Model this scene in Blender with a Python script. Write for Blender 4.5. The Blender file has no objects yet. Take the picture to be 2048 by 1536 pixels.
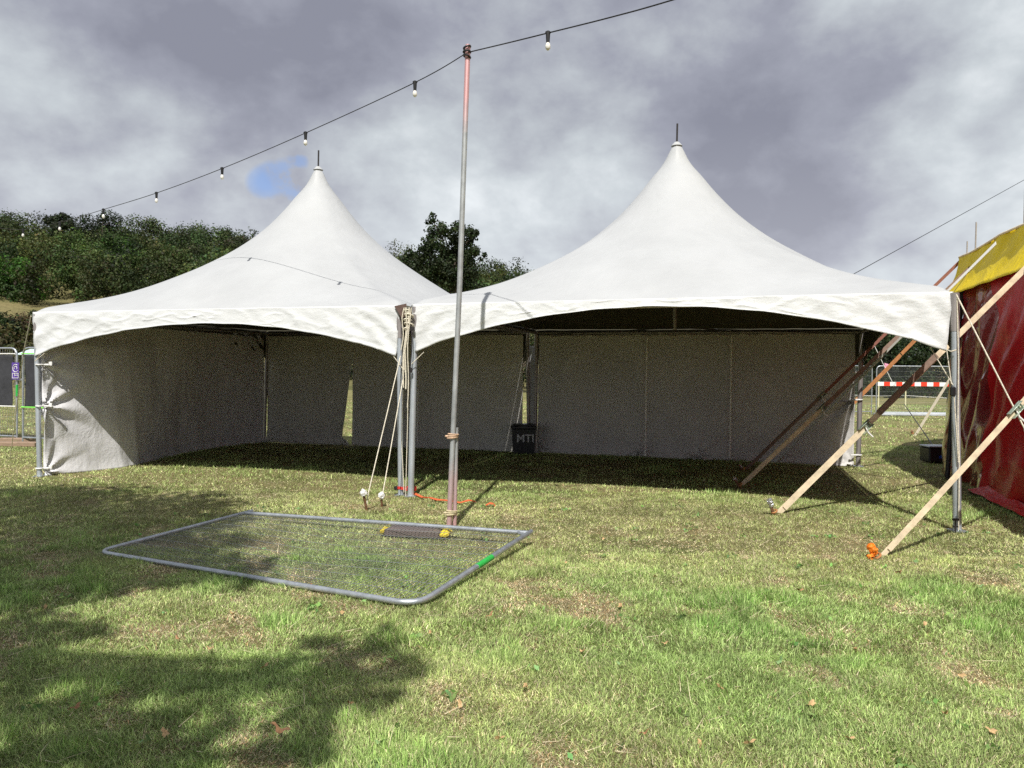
import bpy, math, random
import numpy as np
from mathutils import Vector, Matrix
R_ = math.radians
rng = np.random.default_rng(7)
random.seed(7)
scene = bpy.context.scene
COL = scene.collection

# ------------------------------------------------------------------ camera
CAM_H, FPX, PITCH, ROLL = 1.55, 1530.0, -0.0137, 0.0085      # metres, focal in 2048-px frame
camd = bpy.data.cameras.new('camera'); cam = bpy.data.objects.new('camera', camd); COL.objects.link(cam)
camd.sensor_width = 36.0; camd.lens = 36.0 * FPX / 2048.0
camd.clip_start = 0.05; camd.clip_end = 3000
FW = Vector((0, math.cos(PITCH), math.sin(PITCH))); UP0 = Vector((0, -math.sin(PITCH), math.cos(PITCH))); X0 = Vector((1, 0, 0))
RT = X0 * math.cos(ROLL) + UP0 * math.sin(ROLL); UP = -X0 * math.sin(ROLL) + UP0 * math.cos(ROLL)
M = Matrix((RT, UP, -FW)).transposed().to_4x4(); M.translation = Vector((0, 0, CAM_H))
cam.matrix_world = M
scene.camera = cam
EYE = Vector((0, 0, CAM_H))
def ray(px, py): return RT * ((px - 1024) / FPX) - UP * ((py - 768) / FPX) + FW
def G(px, py, z=0.0):                 # where a sight line meets the level z
    d = ray(px, py); return EYE + d * ((z - CAM_H) / d.z)
def at(px, py, Y):                    # where a sight line is Y metres ahead
    d = ray(px, py); return EYE + d * (Y / d.y)

# ------------------------------------------------------------------ light
SUN_EL, SUN_DX = R_(50), 0.09          # shadows run away from the viewer and a little right
scene.view_settings.view_transform = 'Standard'; scene.view_settings.look = 'None'
scene.view_settings.gamma = 1.0; scene.view_settings.exposure = 0.28
sund = bpy.data.lights.new('sun', 'SUN'); sund.energy = 4.3; sund.angle = R_(0.55); sund.color = (1.0, 0.97, 0.92)
sun = bpy.data.objects.new('sun', sund); COL.objects.link(sun)
hd = Vector((SUN_DX, 1, 0)).normalized()
SD = Vector((hd.x * math.cos(SUN_EL), hd.y * math.cos(SUN_EL), -math.sin(SUN_EL)))
sun.rotation_euler = SD.to_track_quat('-Z', 'Y').to_euler(); sun.location = (-5, -30, 40)

world = bpy.data.worlds.new('World'); scene.world = world; world.use_nodes = True
WN = world.node_tree; wn, wl = WN.nodes, WN.links; wn.clear()
def N(tree, typ, **kw):
    n = tree.nodes.new(typ)
    for k, v in kw.items():
        if k.startswith('i_'): n.inputs[k[2:]].default_value = v
        else: setattr(n, k, v)
    return n
def math_(t, op, a, b=None, clamp=False):
    n = t.nodes.new('ShaderNodeMath'); n.operation = op; n.use_clamp = clamp
    for i, v in enumerate((a, b)):
        if v is None: continue
        if isinstance(v, (int, float)): n.inputs[i].default_value = v
        else: t.links.new(v, n.inputs[i])
    return n.outputs[0]
def ramp(t, fac, stops):
    n = t.nodes.new('ShaderNodeValToRGB'); e = n.color_ramp.elements
    while len(e) < len(stops): e.new(0.5)
    for i, (p, c) in enumerate(stops):
        e[i].position = p; e[i].color = (*c, 1) if len(c) == 3 else c
    t.links.new(fac, n.inputs[0]); return n.outputs[0]
def mixc(t, fac, a, b, mode='MIX'):
    n = t.nodes.new('ShaderNodeMix'); n.data_type = 'RGBA'; n.blend_type = mode
    for i, v in ((0, fac), (6, a), (7, b)):
        if isinstance(v, (int, float)): n.inputs[i].default_value = v
        elif isinstance(v, tuple): n.inputs[i].default_value = (*v, 1) if len(v) == 3 else v
        else: t.links.new(v, n.inputs[i])
    return n.outputs[2]
sky = N(WN, 'ShaderNodeTexSky', sky_type='NISHITA', sun_disc=False, sun_elevation=SUN_EL,
        sun_rotation=math.atan2(-hd.x, -hd.y), altitude=50, air_density=1.0, dust_density=1.0, ozone_density=1.5)
tc = N(WN, 'ShaderNodeTexCoord')
sep = N(WN, 'ShaderNodeSeparateXYZ'); wl.new(tc.outputs['Generated'], sep.inputs[0])
cmb = N(WN, 'ShaderNodeVectorMath', operation='NORMALIZE'); wl.new(tc.outputs['Generated'], cmb.inputs[0])
def wnoise(scale, detail, rough, loc, rot=0.0, sc=(1, 1, 1), dist=0.0):
    mp = N(WN, 'ShaderNodeMapping'); mp.inputs['Location'].default_value = loc; mp.inputs['Rotation'].default_value = (0, rot, 0)
    mp.inputs['Scale'].default_value = sc; wl.new(cmb.outputs[0], mp.inputs[0])
    n = N(WN, 'ShaderNodeTexNoise', i_Scale=scale, i_Detail=detail, i_Roughness=rough, i_Distortion=dist); wl.new(mp.outputs[0], n.inputs['Vector'])
    return n.outputs[0]
def lobe(px, py, k):                   # a soft lobe of sky round one direction
    d = ray(px, py).normalized()
    vm = N(WN, 'ShaderNodeVectorMath', operation='DOT_PRODUCT'); nrm = N(WN, 'ShaderNodeVectorMath', operation='NORMALIZE')
    wl.new(tc.outputs['Generated'], nrm.inputs[0]); wl.new(nrm.outputs[0], vm.inputs[0]); vm.inputs[1].default_value = d
    return math_(WN, 'POWER', math_(WN, 'MAXIMUM', vm.outputs['Value'], 0.0), k)
big = wnoise(2.6, 2, 0.5, (3.1, 1.7, 0.3), R_(14), (1, 1, 1.7), 0.0)
mid = wnoise(7.5, 6, 0.52, (0.4, 5.2, 0), R_(12), (1, 1, 1.5), 0.12)
fine = wnoise(24, 5, 0.6, (2, 2, 1), R_(12), (1, 1, 1.3), 0.1)
dens = math_(WN, 'ADD', math_(WN, 'MULTIPLY', big, 0.46), math_(WN, 'ADD', math_(WN, 'MULTIPLY', mid, 0.44), math_(WN, 'MULTIPLY', fine, 0.10)))
for px, py, k, a in ((520, 240, 60, -.10), (1150, 165, 90, -.06), (1660, 190, 90, -.09), (1480, 420, 130, -.09), (60, 330, 130, -.06), (700, 20, 60, .03),
                     (0, 170, 160, .09), (830, 320, 220, .10), (1900, 330, 260, .08), (1650, 240, 500, .04), (960, 370, 260, .07), (330, 400, 200, .07), (1960, 30, 90, .08)):
    dens = math_(WN, 'ADD', dens, math_(WN, 'MULTIPLY', lobe(px, py, k), a))
cl = ramp(WN, dens, [(0.36, (0.235, 0.243, 0.298)), (0.45, (0.305, 0.316, 0.375)), (0.51, (0.39, 0.41, 0.455)), (0.59, (0.51, 0.545, 0.575)), (0.70, (0.74, 0.77, 0.79))])
hor = ramp(WN, sep.outputs[2], [(0.0, (0.16, 0.16, 0.16)), (0.13, (0.10, 0.10, 0.10)), (0.3, (0, 0, 0))])
cl = mixc(WN, 1.0, cl, hor, 'ADD')
cl = mixc(WN, 1.0, cl, (0.96, 0.97, 0.975), 'MULTIPLY')
nish = N(WN, 'ShaderNodeVectorMath', operation='SCALE'); nish.inputs['Scale'].default_value = 0.10; wl.new(sky.outputs[0], nish.inputs[0])
hole = math_(WN, 'ADD', lobe(560, 355, 4500), math_(WN, 'ADD', math_(WN, 'MULTIPLY', lobe(598, 322, 14000), .8), math_(WN, 'ADD', math_(WN, 'MULTIPLY', lobe(520, 366, 6000), .8), math_(WN, 'MULTIPLY', lobe(592, 385, 12000), .5))))
hole = math_(WN, 'MULTIPLY', hole, math_(WN, 'MULTIPLY', math_(WN, 'SUBTRACT', math_(WN, 'ADD', math_(WN, 'MULTIPLY', mid, .6), math_(WN, 'MULTIPLY', fine, .4)), 0.36), 6.0, True))
hole = math_(WN, 'ADD', hole, 0.0, True)
hole = ramp(WN, hole, [(0.30, (0, 0, 0)), (0.55, (.5, .5, .5)), (1.0, (.78, .78, .78))])
blue = mixc(WN, 1.0, nish.outputs[0], (0.95, 1.0, 1.22), 'MULTIPLY')
full = mixc(WN, hole, cl, blue)
bg = N(WN, 'ShaderNodeBackground'); bg.inputs['Strength'].default_value = 1.0; wl.new(full, bg.inputs[0])
wo = N(WN, 'ShaderNodeOutputWorld'); wl.new(bg.outputs[0], wo.inputs[0])
scene.cycles.max_bounces = 6; scene.cycles.diffuse_bounces = 3; scene.cycles.transparent_max_bounces = 6
try: scene.cycles.use_denoising = False
except Exception: pass

# ------------------------------------------------------------------ helpers
def tag(o, label, cat=None, group=None, kind=None):
    if label: o['label'] = label
    if cat: o['category'] = cat
    if group: o['group'] = group
    if kind: o['kind'] = kind
    return o
def empty(name, loc, label, cat, group=None):
    o = bpy.data.objects.new(name, None); COL.objects.link(o); o.location = loc; o.empty_display_size = 0.2
    return tag(o, label, cat, group)
def wloc(o):
    v = Vector((0, 0, 0))
    while o: v += o.location; o = o.parent
    return v
def crumple(b, c, rad, sc, seed, amp=.35, n=14, m=10):
    i0 = len(b.v); b.sphere(c, rad, n, m, sc); c = Vector(c); r = np.random.default_rng(seed)
    for i in range(i0, len(b.v)): p = Vector(b.v[i]); b.v[i] = tuple(c + (p - c) * (1 + amp * r.normal() * .8))
class MB:
    def __init__(s): s.v = []; s.f = []; s.m = []
    def add(s, vs, fs, mi=0):
        b = len(s.v); s.v += [tuple(p) for p in vs]; s.f += [tuple(b + i for i in f) for f in fs]; s.m += [mi] * len(fs); return s
    def tube(s, pts, rad, seg=10, cap=True, mi=0):
        pts = [Vector(p) for p in pts]; n = len(pts)
        rad = rad if hasattr(rad, '__len__') else [rad] * n
        t = (pts[1] - pts[0]).normalized(); a = t.orthogonal().normalized(); vs = []
        for i, p in enumerate(pts):
            t = (pts[min(i + 1, n - 1)] - pts[max(i - 1, 0)]).normalized()
            a = (a - t * a.dot(t)).normalized(); b = t.cross(a)
            for k in range(seg):
                q = 2 * math.pi * k / seg; vs.append(p + (a * math.cos(q) + b * math.sin(q)) * rad[i])
        fs = [(i * seg + k, i * seg + (k + 1) % seg, (i + 1) * seg + (k + 1) % seg, (i + 1) * seg + k) for i in range(n - 1) for k in range(seg)]
        if cap: fs += [tuple(range(seg - 1, -1, -1)), tuple((n - 1) * seg + k for k in range(seg))]
        return s.add(vs, fs, mi)
    def box(s, c, sz, ax=None, bev=0.0, mi=0):
        c = Vector(c); ax = ax or (Vector((1, 0, 0)), Vector((0, 1, 0)), Vector((0, 0, 1)))
        x, y, z = [a * (h / 2) for a, h in zip(ax, sz)]
        if bev <= 0:
            vs = [c + x * i + y * j + z * k for k in (-1, 1) for j in (-1, 1) for i in (-1, 1)]
            return s.add(vs, [(0, 2, 3, 1), (4, 5, 7, 6), (0, 1, 5, 4), (2, 6, 7, 3), (0, 4, 6, 2), (1, 3, 7, 5)], mi)
        fx, fy, fz = [max(0.01, 1 - 2 * bev / h) for h in sz]
        vs = []
        for k in (-1, 1):
            for (i, j, a, b, cc) in [(i, j, a, b, cc) for (i, j) in ((-1, -1), (1, -1), (1, 1), (-1, 1)) for (a, b, cc) in ((1, 1, 1),)]: pass
        ring = [(-fx, -1), (fx, -1), (1, -fy), (1, fy), (fx, 1), (-fx, 1), (-1, fy), (-1, -fy)]
        lv = [(-1, .94), (-fz, 1), (fz, 1), (1, .94)]
        lv = [(-1, min(fx, fy)), (-fz, 1), (fz, 1), (1, min(fx, fy))]
        for w, q in lv:
            for i, j in ring: vs.append(c + x * i * q + y * j * q + z * w)
        fs = [(l * 8 + k, l * 8 + (k + 1) % 8, (l + 1) * 8 + (k + 1) % 8, (l + 1) * 8 + k) for l in range(3) for k in range(8)]
        fs += [tuple(range(7, -1, -1)), tuple(24 + k for k in range(8))]
        return s.add(vs, fs, mi)
    def ribbon(s, pts, w, side, thick=0.003, mi=0):
        pts = [Vector(p) for p in pts]; vs = []; n = len(pts)
        for i, p in enumerate(pts):
            t = (pts[min(i + 1, n - 1)] - pts[max(i - 1, 0)]).normalized(); sd = (side - t * side.dot(t)).normalized(); nn = t.cross(sd)
            vs += [p + sd * w / 2 + nn * thick / 2, p - sd * w / 2 + nn * thick / 2, p - sd * w / 2 - nn * thick / 2, p + sd * w / 2 - nn * thick / 2]
        fs = [(i * 4 + k, i * 4 + (k + 1) % 4, i * 4 + 4 + (k + 1) % 4, i * 4 + 4 + k) for i in range(n - 1) for k in range(4)]
        fs += [(3, 2, 1, 0), tuple((n - 1) * 4 + k for k in range(4))]
        return s.add(vs, fs, mi)
    def torus(s, c, r, rr, axis=Vector((0, 0, 1)), n=20, m=6, mi=0, sq=1.0):
        a = axis.orthogonal().normalized(); b = axis.cross(a).normalized()
        pts = [Vector(c) + a * math.cos(2 * math.pi * i / n) * r + b * math.sin(2 * math.pi * i / n) * r * sq for i in range(n + 1)]
        return s.tube(pts, rr, m, False, mi)
    def sphere(s, c, r, n=12, m=8, sc=(1, 1, 1), mi=0):
        c = Vector(c); vs = [c + Vector((0, 0, -r * sc[2]))]
        for j in range(1, m):
            p = -math.pi / 2 + math.pi * j / m
            for i in range(n):
                q = 2 * math.pi * i / n; vs.append(c + Vector((math.cos(p) * math.cos(q) * r * sc[0], math.cos(p) * math.sin(q) * r * sc[1], math.sin(p) * r * sc[2])))
        vs.append(c + Vector((0, 0, r * sc[2]))); L = len(vs) - 1
        fs = [(0, 1 + (i + 1) % n, 1 + i) for i in range(n)]
        fs += [(1 + j * n + i, 1 + j * n + (i + 1) % n, 1 + (j + 1) * n + (i + 1) % n, 1 + (j + 1) * n + i) for j in range(m - 2) for i in range(n)]
        fs += [(L, 1 + (m - 2) * n + i, 1 + (m - 2) * n + (i + 1) % n) for i in range(n)]
        return s.add(vs, fs, mi)
    def grid(s, P, mi=0):                # P: (rows, cols, 3)
        r, c = P.shape[:2]
        return s.add(P.reshape(-1, 3).tolist(), [(j * c + i, j * c + i + 1, (j + 1) * c + i + 1, (j + 1) * c + i) for j in range(r - 1) for i in range(c - 1)], mi)
    def build(s, name, mats, parent=None, smooth=True, loc=None):
        off = wloc(parent) if parent else Vector(loc or (0, 0, 0))
        me = bpy.data.meshes.new(name); me.from_pydata([(p[0] - off.x, p[1] - off.y, p[2] - off.z) for p in s.v], [], s.f)
        for mt in (mats if isinstance(mats, (list, tuple)) else [mats]): me.materials.append(mt)
        me.polygons.foreach_set('material_index', s.m)
        if smooth:
            me.polygons.foreach_set('use_smooth', [True] * len(s.f))
            try: me.set_sharp_from_angle(angle=R_(40))
            except Exception: pass
        o = bpy.data.objects.new(name, me); COL.objects.link(o)
        if parent: o.parent = parent
        else: o.location = off
        return o
def fastmesh(name, V, F, mat, colors=None, smooth=False):      # V (n,3); F (m,k) all the same k; colors (n,3)
    me = bpy.data.meshes.new(name); k = F.shape[1]
    me.vertices.add(len(V)); me.vertices.foreach_set('co', np.ascontiguousarray(V, dtype=np.float32).ravel())
    me.loops.add(F.size); me.loops.foreach_set('vertex_index', np.ascontiguousarray(F, dtype=np.int32).ravel())
    me.polygons.add(len(F)); me.polygons.foreach_set('loop_start', np.arange(0, F.size, k, dtype=np.int32))
    try: me.polygons.foreach_set('loop_total', np.full(len(F), k, dtype=np.int32))
    except Exception: pass
    me.update(calc_edges=True)
    if smooth: me.polygons.foreach_set('use_smooth', np.ones(len(F), dtype=bool))
    if colors is not None:
        a = me.color_attributes.new('tint', 'FLOAT_COLOR', 'POINT')
        c = np.ones((len(V), 4), dtype=np.float32); c[:, :3] = colors; a.data.foreach_set('color', c.ravel())
    me.materials.append(mat)
    return me
def link(name, me, parent=None):
    o = bpy.data.objects.new(name, me); COL.objects.link(o)
    if parent: o.parent = parent
    return o
def vnoise(x, y, seed=0):                # smooth value noise in [-1, 1]
    x = np.asarray(x, float); y = np.asarray(y, float)
    xi = np.floor(x).astype(int); yi = np.floor(y).astype(int); fx = x - xi; fy = y - yi
    fx = fx * fx * (3 - 2 * fx); fy = fy * fy * (3 - 2 * fy)
    def h(a, b):
        n = (a * 374761393 + b * 668265263 + seed * 974634777) & 0xffffffff
        n = ((n ^ (n >> 13)) * 1274126177) & 0xffffffff
        return ((n ^ (n >> 16)) & 0xffff) / 32767.5 - 1
    return (h(xi, yi) * (1 - fx) + h(xi + 1, yi) * fx) * (1 - fy) + (h(xi, yi + 1) * (1 - fx) + h(xi + 1, yi + 1) * fx) * fy
def fbm(x, y, seed=0, oct=4):
    a = 0; w = .5
    for i in range(oct): a = a + w * vnoise(x * 2 ** i, y * 2 ** i, seed + i * 13); w *= .5
    return a

# ------------------------------------------------------------------ materials
def mat(name, color, rough=0.6, metal=0.0, spec=0.5, noise=None, bump=None, attr=None, trans=0.0, coat=0.0, sheen=0.0):
    m = bpy.data.materials.new(name); m.use_nodes = True; t = m.node_tree; b = t.nodes['Principled BSDF']
    b.inputs['Roughness'].default_value = rough; b.inputs['Metallic'].default_value = metal
    b.inputs['Specular IOR Level'].default_value = spec; b.inputs['Coat Weight'].default_value = coat
    b.inputs['Base Color'].default_value = (*color, 1)
    tcn = t.nodes.new('ShaderNodeTexCoord'); col = None
    if attr:
        an = t.nodes.new('ShaderNodeAttribute'); an.attribute_name = attr; col = an.outputs['Color']
    if noise:
        sc, amt, det = noise[:3]; st = noise[3] if len(noise) > 3 else (1, 1, 1)
        mp = t.nodes.new('ShaderNodeMapping'); mp.inputs['Scale'].default_value = st; t.links.new(tcn.outputs['Object'], mp.inputs[0])
        nz = N(t, 'ShaderNodeTexNoise', i_Scale=sc, i_Detail=det, i_Roughness=0.65); t.links.new(mp.outputs[0], nz.inputs['Vector'])
        r = ramp(t, nz.outputs[0], [(0.3, (1 - amt,) * 3), (0.7, (1 + amt * .6,) * 3)])
        col = mixc(t, 1.0, col if col is not None else (*color, 1), r, 'MULTIPLY')
    if col is not None: t.links.new(col, b.inputs['Base Color'])
    if bump:
        prev = None
        for (sc, dist, st, det) in bump:
            mp = t.nodes.new('ShaderNodeMapping'); mp.inputs['Scale'].default_value = st; t.links.new(tcn.outputs['Object'], mp.inputs[0])
            nz = N(t, 'ShaderNodeTexNoise', i_Scale=sc, i_Detail=det, i_Roughness=0.6, i_Distortion=0.6); t.links.new(mp.outputs[0], nz.inputs['Vector'])
            bn = t.nodes.new('ShaderNodeBump'); bn.inputs['Distance'].default_value = dist; bn.inputs['Strength'].default_value = 1.0
            t.links.new(nz.outputs[0], bn.inputs['Height'])
            if prev: t.links.new(prev, bn.inputs['Normal'])
            prev = bn.outputs[0]
        t.links.new(prev, b.inputs['Normal'])
    if trans:
        tr = t.nodes.new('ShaderNodeBsdfTranslucent'); mx = t.nodes.new('ShaderNodeMixShader'); mx.inputs[0].default_value = trans
        if col is not None: t.links.new(col, tr.inputs[0])
        else: tr.inputs[0].default_value = (*color, 1)
        out = t.nodes['Material Output']; t.links.new(b.outputs[0], mx.inputs[1]); t.links.new(tr.outputs[0], mx.inputs[2]); t.links.new(mx.outputs[0], out.inputs[0])
    return m
M_roof = mat('white_canvas', (0.455, 0.462, 0.462), 0.5, spec=.35, noise=(1.1, .09, 9), bump=[(5, .012, (1, 1, 1), 4), (60, .001, (1, 1, 1), 2)])
M_inner_shade = mat('canvas_inner_shade', (0.10, 0.093, 0.065), 0.8, spec=.2, noise=(2, .15, 4))  # inner face of the white canvas, interior shade put into its dark colour
M_val = mat('valance_canvas', (0.68, 0.69, 0.685), 0.5, spec=.35, noise=(3, .07, 6), bump=[(9, .006, (1, 1, 1.8), 5), (26, .003, (1, 1, 1), 4), (120, .0007, (1, 1, 1), 2)])
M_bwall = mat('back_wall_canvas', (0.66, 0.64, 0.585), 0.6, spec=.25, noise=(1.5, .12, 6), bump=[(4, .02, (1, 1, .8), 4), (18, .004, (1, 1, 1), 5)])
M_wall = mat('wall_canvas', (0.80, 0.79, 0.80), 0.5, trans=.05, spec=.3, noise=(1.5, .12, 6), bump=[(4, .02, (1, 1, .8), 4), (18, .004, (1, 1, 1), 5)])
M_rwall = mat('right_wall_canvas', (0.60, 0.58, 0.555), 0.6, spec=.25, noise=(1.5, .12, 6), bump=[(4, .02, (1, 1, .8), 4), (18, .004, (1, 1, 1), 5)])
M_steel = mat('galvanised_steel', (0.50, 0.53, 0.56), 0.42, metal=.75, noise=(14, .28, 7), bump=[(90, .0008, (1, 1, 1), 3)])
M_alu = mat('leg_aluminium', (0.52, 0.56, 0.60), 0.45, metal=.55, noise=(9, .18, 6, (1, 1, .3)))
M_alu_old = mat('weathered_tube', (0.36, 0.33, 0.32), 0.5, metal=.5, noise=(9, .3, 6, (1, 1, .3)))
M_dark = mat('dark_metal', (0.05, 0.045, 0.045), 0.5, metal=.5, noise=(20, .3, 4))
M_black = mat('black_rubber', (0.012, 0.012, 0.013), 0.5, noise=(20, .3, 4))
M_blackp = mat('black_plastic', (0.015, 0.015, 0.017), 0.4, noise=(8, .3, 4), bump=[(40, .001, (1, 1, 1), 3)])
M_rope = mat('cream_rope', (0.74, 0.68, 0.54), 0.85, noise=(60, .35, 3), bump=[(150, .003, (1, 1, 1), 2)])
M_web = mat('tan_webbing', (0.75, 0.62, 0.43), 0.8, noise=(9, .32, 8), bump=[(160, .001, (1, 1, 1), 2)])
M_wweb = mat('white_webbing', (0.88, 0.85, 0.78), 0.8)
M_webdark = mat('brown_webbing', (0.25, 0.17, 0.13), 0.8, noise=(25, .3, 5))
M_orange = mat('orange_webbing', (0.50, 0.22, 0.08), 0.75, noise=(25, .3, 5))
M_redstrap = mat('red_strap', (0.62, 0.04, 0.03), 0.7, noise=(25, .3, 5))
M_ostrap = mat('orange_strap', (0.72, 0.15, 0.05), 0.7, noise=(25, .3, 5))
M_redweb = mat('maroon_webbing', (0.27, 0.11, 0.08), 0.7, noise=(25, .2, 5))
M_white = mat('white_plastic', (0.78, 0.77, 0.74), 0.5, noise=(20, .15, 4))
M_silver = mat('silver_tape', (0.70, 0.71, 0.73), 0.25, metal=.9, bump=[(60, .006, (1, 1, 1), 4)])
M_rust = mat('rusty_iron', (0.20, 0.10, 0.05), 0.85, noise=(30, .45, 5), bump=[(60, .002, (1, 1, 1), 4)])
M_orangecap = mat('orange_cap', (0.95, 0.22, 0.01), 0.5, noise=(30, .3, 3))
M_yellow = mat('yellow_paint', (0.78, 0.60, 0.02), 0.55, noise=(25, .3, 5))
M_block = mat('recycled_block', (0.14, 0.105, 0.095), 0.9, noise=(60, .4, 5), bump=[(120, .003, (1, 1, 1), 3)])
M_green = mat('green_tape', (0.03, 0.42, 0.07), 0.5, noise=(20, .2, 4))
M_wire = mat('fence_wire', (0.42, 0.44, 0.45), 0.45, metal=.7)
M_wood = mat('old_board', (0.32, 0.22, 0.15), 0.85, noise=(12, .35, 6, (1, 6, 6)))
M_scrim = mat('dark_scrim', (0.035, 0.036, 0.042), 0.85, noise=(5, .3, 6), bump=[(6, .03, (1, 1, .6), 4)])
M_purple = mat('purple_print', (0.10, 0.05, 0.30), 0.5, noise=(6, .15, 3))
M_bulb = mat('frosted_bulb', (0.80, 0.78, 0.72), 0.15, spec=.8)
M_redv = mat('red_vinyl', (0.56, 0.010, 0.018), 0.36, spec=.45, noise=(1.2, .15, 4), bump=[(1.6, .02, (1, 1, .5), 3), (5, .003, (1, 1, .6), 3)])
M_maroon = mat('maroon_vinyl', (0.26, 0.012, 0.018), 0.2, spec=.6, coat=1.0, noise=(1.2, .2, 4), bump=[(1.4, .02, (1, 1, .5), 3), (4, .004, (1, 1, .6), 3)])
M_yelv = mat('yellow_vinyl', (0.80, 0.60, 0.012), 0.55, spec=.25, noise=(2, .12, 5), bump=[(3, .03, (1, 1, .6), 4), (12, .006, (1, 1, 1), 3)])
M_tapew = mat('tape_white', (0.80, 0.80, 0.78), 0.4)
M_taper = mat('tape_red', (0.80, 0.05, 0.02), 0.4)
M_bark = mat('bark', (0.09, 0.07, 0.05), 0.9, noise=(5, .4, 6, (1, 1, .3)), bump=[(12, .03, (1, 1, .3), 4)])
M_leaf = mat('foliage', (0.06, 0.09, 0.03), 0.6, spec=.25, attr='tint', trans=.25)
M_grass = mat('grass_blades', (0.12, 0.16, 0.05), 0.55, spec=.3, attr='tint', trans=.28)
M_letters = mat('letter_paint', (0.55, 0.57, 0.58), 0.6, noise=(60, .3, 3))
M_blue = mat('blue_label', (0.02, 0.08, 0.5), 0.4)

# ground: thatch, soil and worn turf
def ground_mat(name, kind):
    m = bpy.data.materials.new(name); m.use_nodes = True; t = m.node_tree; b = t.nodes['Principled BSDF']
    b.inputs['Roughness'].default_value = .9; b.inputs['Specular IOR Level'].default_value = .15
    tcn = t.nodes.new('ShaderNodeTexCoord')
    def nz(s, d, r=.6, st=(1, 1, 1)):
        mp = t.nodes.new('ShaderNodeMapping'); mp.inputs['Scale'].default_value = st; t.links.new(tcn.outputs['Object'], mp.inputs[0])
        n = N(t, 'ShaderNodeTexNoise', i_Scale=s, i_Detail=d, i_Roughness=r); t.links.new(mp.outputs[0], n.inputs['Vector']); return n.outputs[0]
    if kind == 'field':
        a = ramp(t, nz(.55, 5), [(.36, (.15, .17, .06)), (.5, (.26, .25, .11)), (.66, (.36, .30, .16))])
        f = ramp(t, nz(38, 5, .8), [(.3, (.45, .45, .45)), (.7, (1.35, 1.3, 1.2))])
        c = mixc(t, 1, a, f, 'MULTIPLY')
    else:
        c = ramp(t, nz(.035, 6), [(.35, (.10, .11, .04)), (.5, (.17, .155, .065)), (.68, (.26, .21, .10))])
        f = ramp(t, nz(1.5, 5, .8), [(.3, (.5, .5, .5)), (.7, (1.3, 1.3, 1.3))])
        c = mixc(t, 1, c, f, 'MULTIPLY')
    t.links.new(c, b.inputs['Base Color'])
    bn = t.nodes.new('ShaderNodeBump'); bn.inputs['Distance'].default_value = .03; t.links.new(nz(45, 4, .8), bn.inputs['Height']); t.links.new(bn.outputs[0], b.inputs['Normal'])
    return m
M_ground = ground_mat('turf', 'field'); M_hill = ground_mat('hill_grass', 'hill')

# ------------------------------------------------------------------ setting: ground, hill
def gz(x, y):                            # gentle unevenness of the field
    return 0.018 * fbm(np.asarray(x) * .6, np.asarray(y) * .6, 3, 3)
xs = np.concatenate([-np.geomspace(900, 14, 16), np.arange(-13, 13.1, .25), np.geomspace(14, 900, 16)])
ys = np.concatenate([np.array([-300, -80, -20, -6]), np.arange(-2, 24.1, .25), np.geomspace(26, 1200, 18)])
gx, gy = np.meshgrid(xs, ys); near = np.clip((40 - np.hypot(gx, gy)) / 20, 0, 1)
b = MB(); b.grid(np.dstack([gx, gy, gz(gx, gy) * near - .004]))
tag(b.build('ground', M_ground), None, kind='structure')
def hillz(x, y):
    S = np.interp(y, [60, 75, 110, 128, 150, 188, 230, 400], [-.6, 1.6, 9.6, 13.5, 19.5, 28.5, 30, 24])
    A = np.interp(x, [-200, -110, -60, -30, 10, 60, 110, 200], [1.1, 1.01, .885, .80, .60, .34, .16, .05])
    return S * A + 1.0 * fbm(np.asarray(x) * .03, np.asarray(y) * .03, 9, 3) * np.clip((y - 65) / 30, 0, 1) - .3 * (1 - np.clip((y - 60) / 10, 0, 1))
hx, hy = np.meshgrid(np.linspace(-330, 260, 90), np.linspace(58, 400, 60))
b = MB(); b.grid(np.dstack([hx, hy, hillz(hx, hy)]))
tag(b.build('hill', M_hill), None, kind='structure')

# ------------------------------------------------------------------ trees
def leaf_cloud(cent, rad, n, size, base, var, flat=0.75, r=None):
    """leaf quads spread through clumps: cent (k,3), rad (k,), n leaves in all"""
    r = r or rng
    k = len(cent); w = rad ** 2 / (rad ** 2).sum(); idx = r.choice(k, n, p=w)
    d = r.normal(size=(n, 3)); d /= np.linalg.norm(d, axis=1)[:, None]
    rr = rad[idx] * (0.35 + 0.65 * r.random(n) ** .5) * (1 + .22 * r.normal(size=n).clip(-1, 1.6))
    p = cent[idx] + d * rr[:, None] * np.array([1, 1, flat])
    nrm = d * 1.2 + r.normal(size=(n, 3)) * .55 + np.array([0, 0, .35]); nrm /= np.linalg.norm(nrm, axis=1)[:, None]
    a = np.cross(nrm, r.normal(size=(n, 3))); a /= np.linalg.norm(a, axis=1)[:, None]; c = np.cross(nrm, a)
    s = size * (0.55 + .9 * r.random(n))[:, None]
    V = np.stack([p - a * s * .5, p + c * s * .34, p + a * s * .6, p - c * s * .34], 1).reshape(-1, 3)
    F = np.arange(4 * n).reshape(-1, 4)
    ct = 1 + .30 * r.normal(size=k).clip(-1.6, 1.6)
    tint = np.array(base)[None] * ct[idx][:, None] * (1 + var * r.normal(size=(n, 1))).clip(.4, 2) * (1 + .12 * r.normal(size=(n, 3)))
    return V, F, np.repeat(tint.clip(.004, .6), 4, 0)
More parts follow.
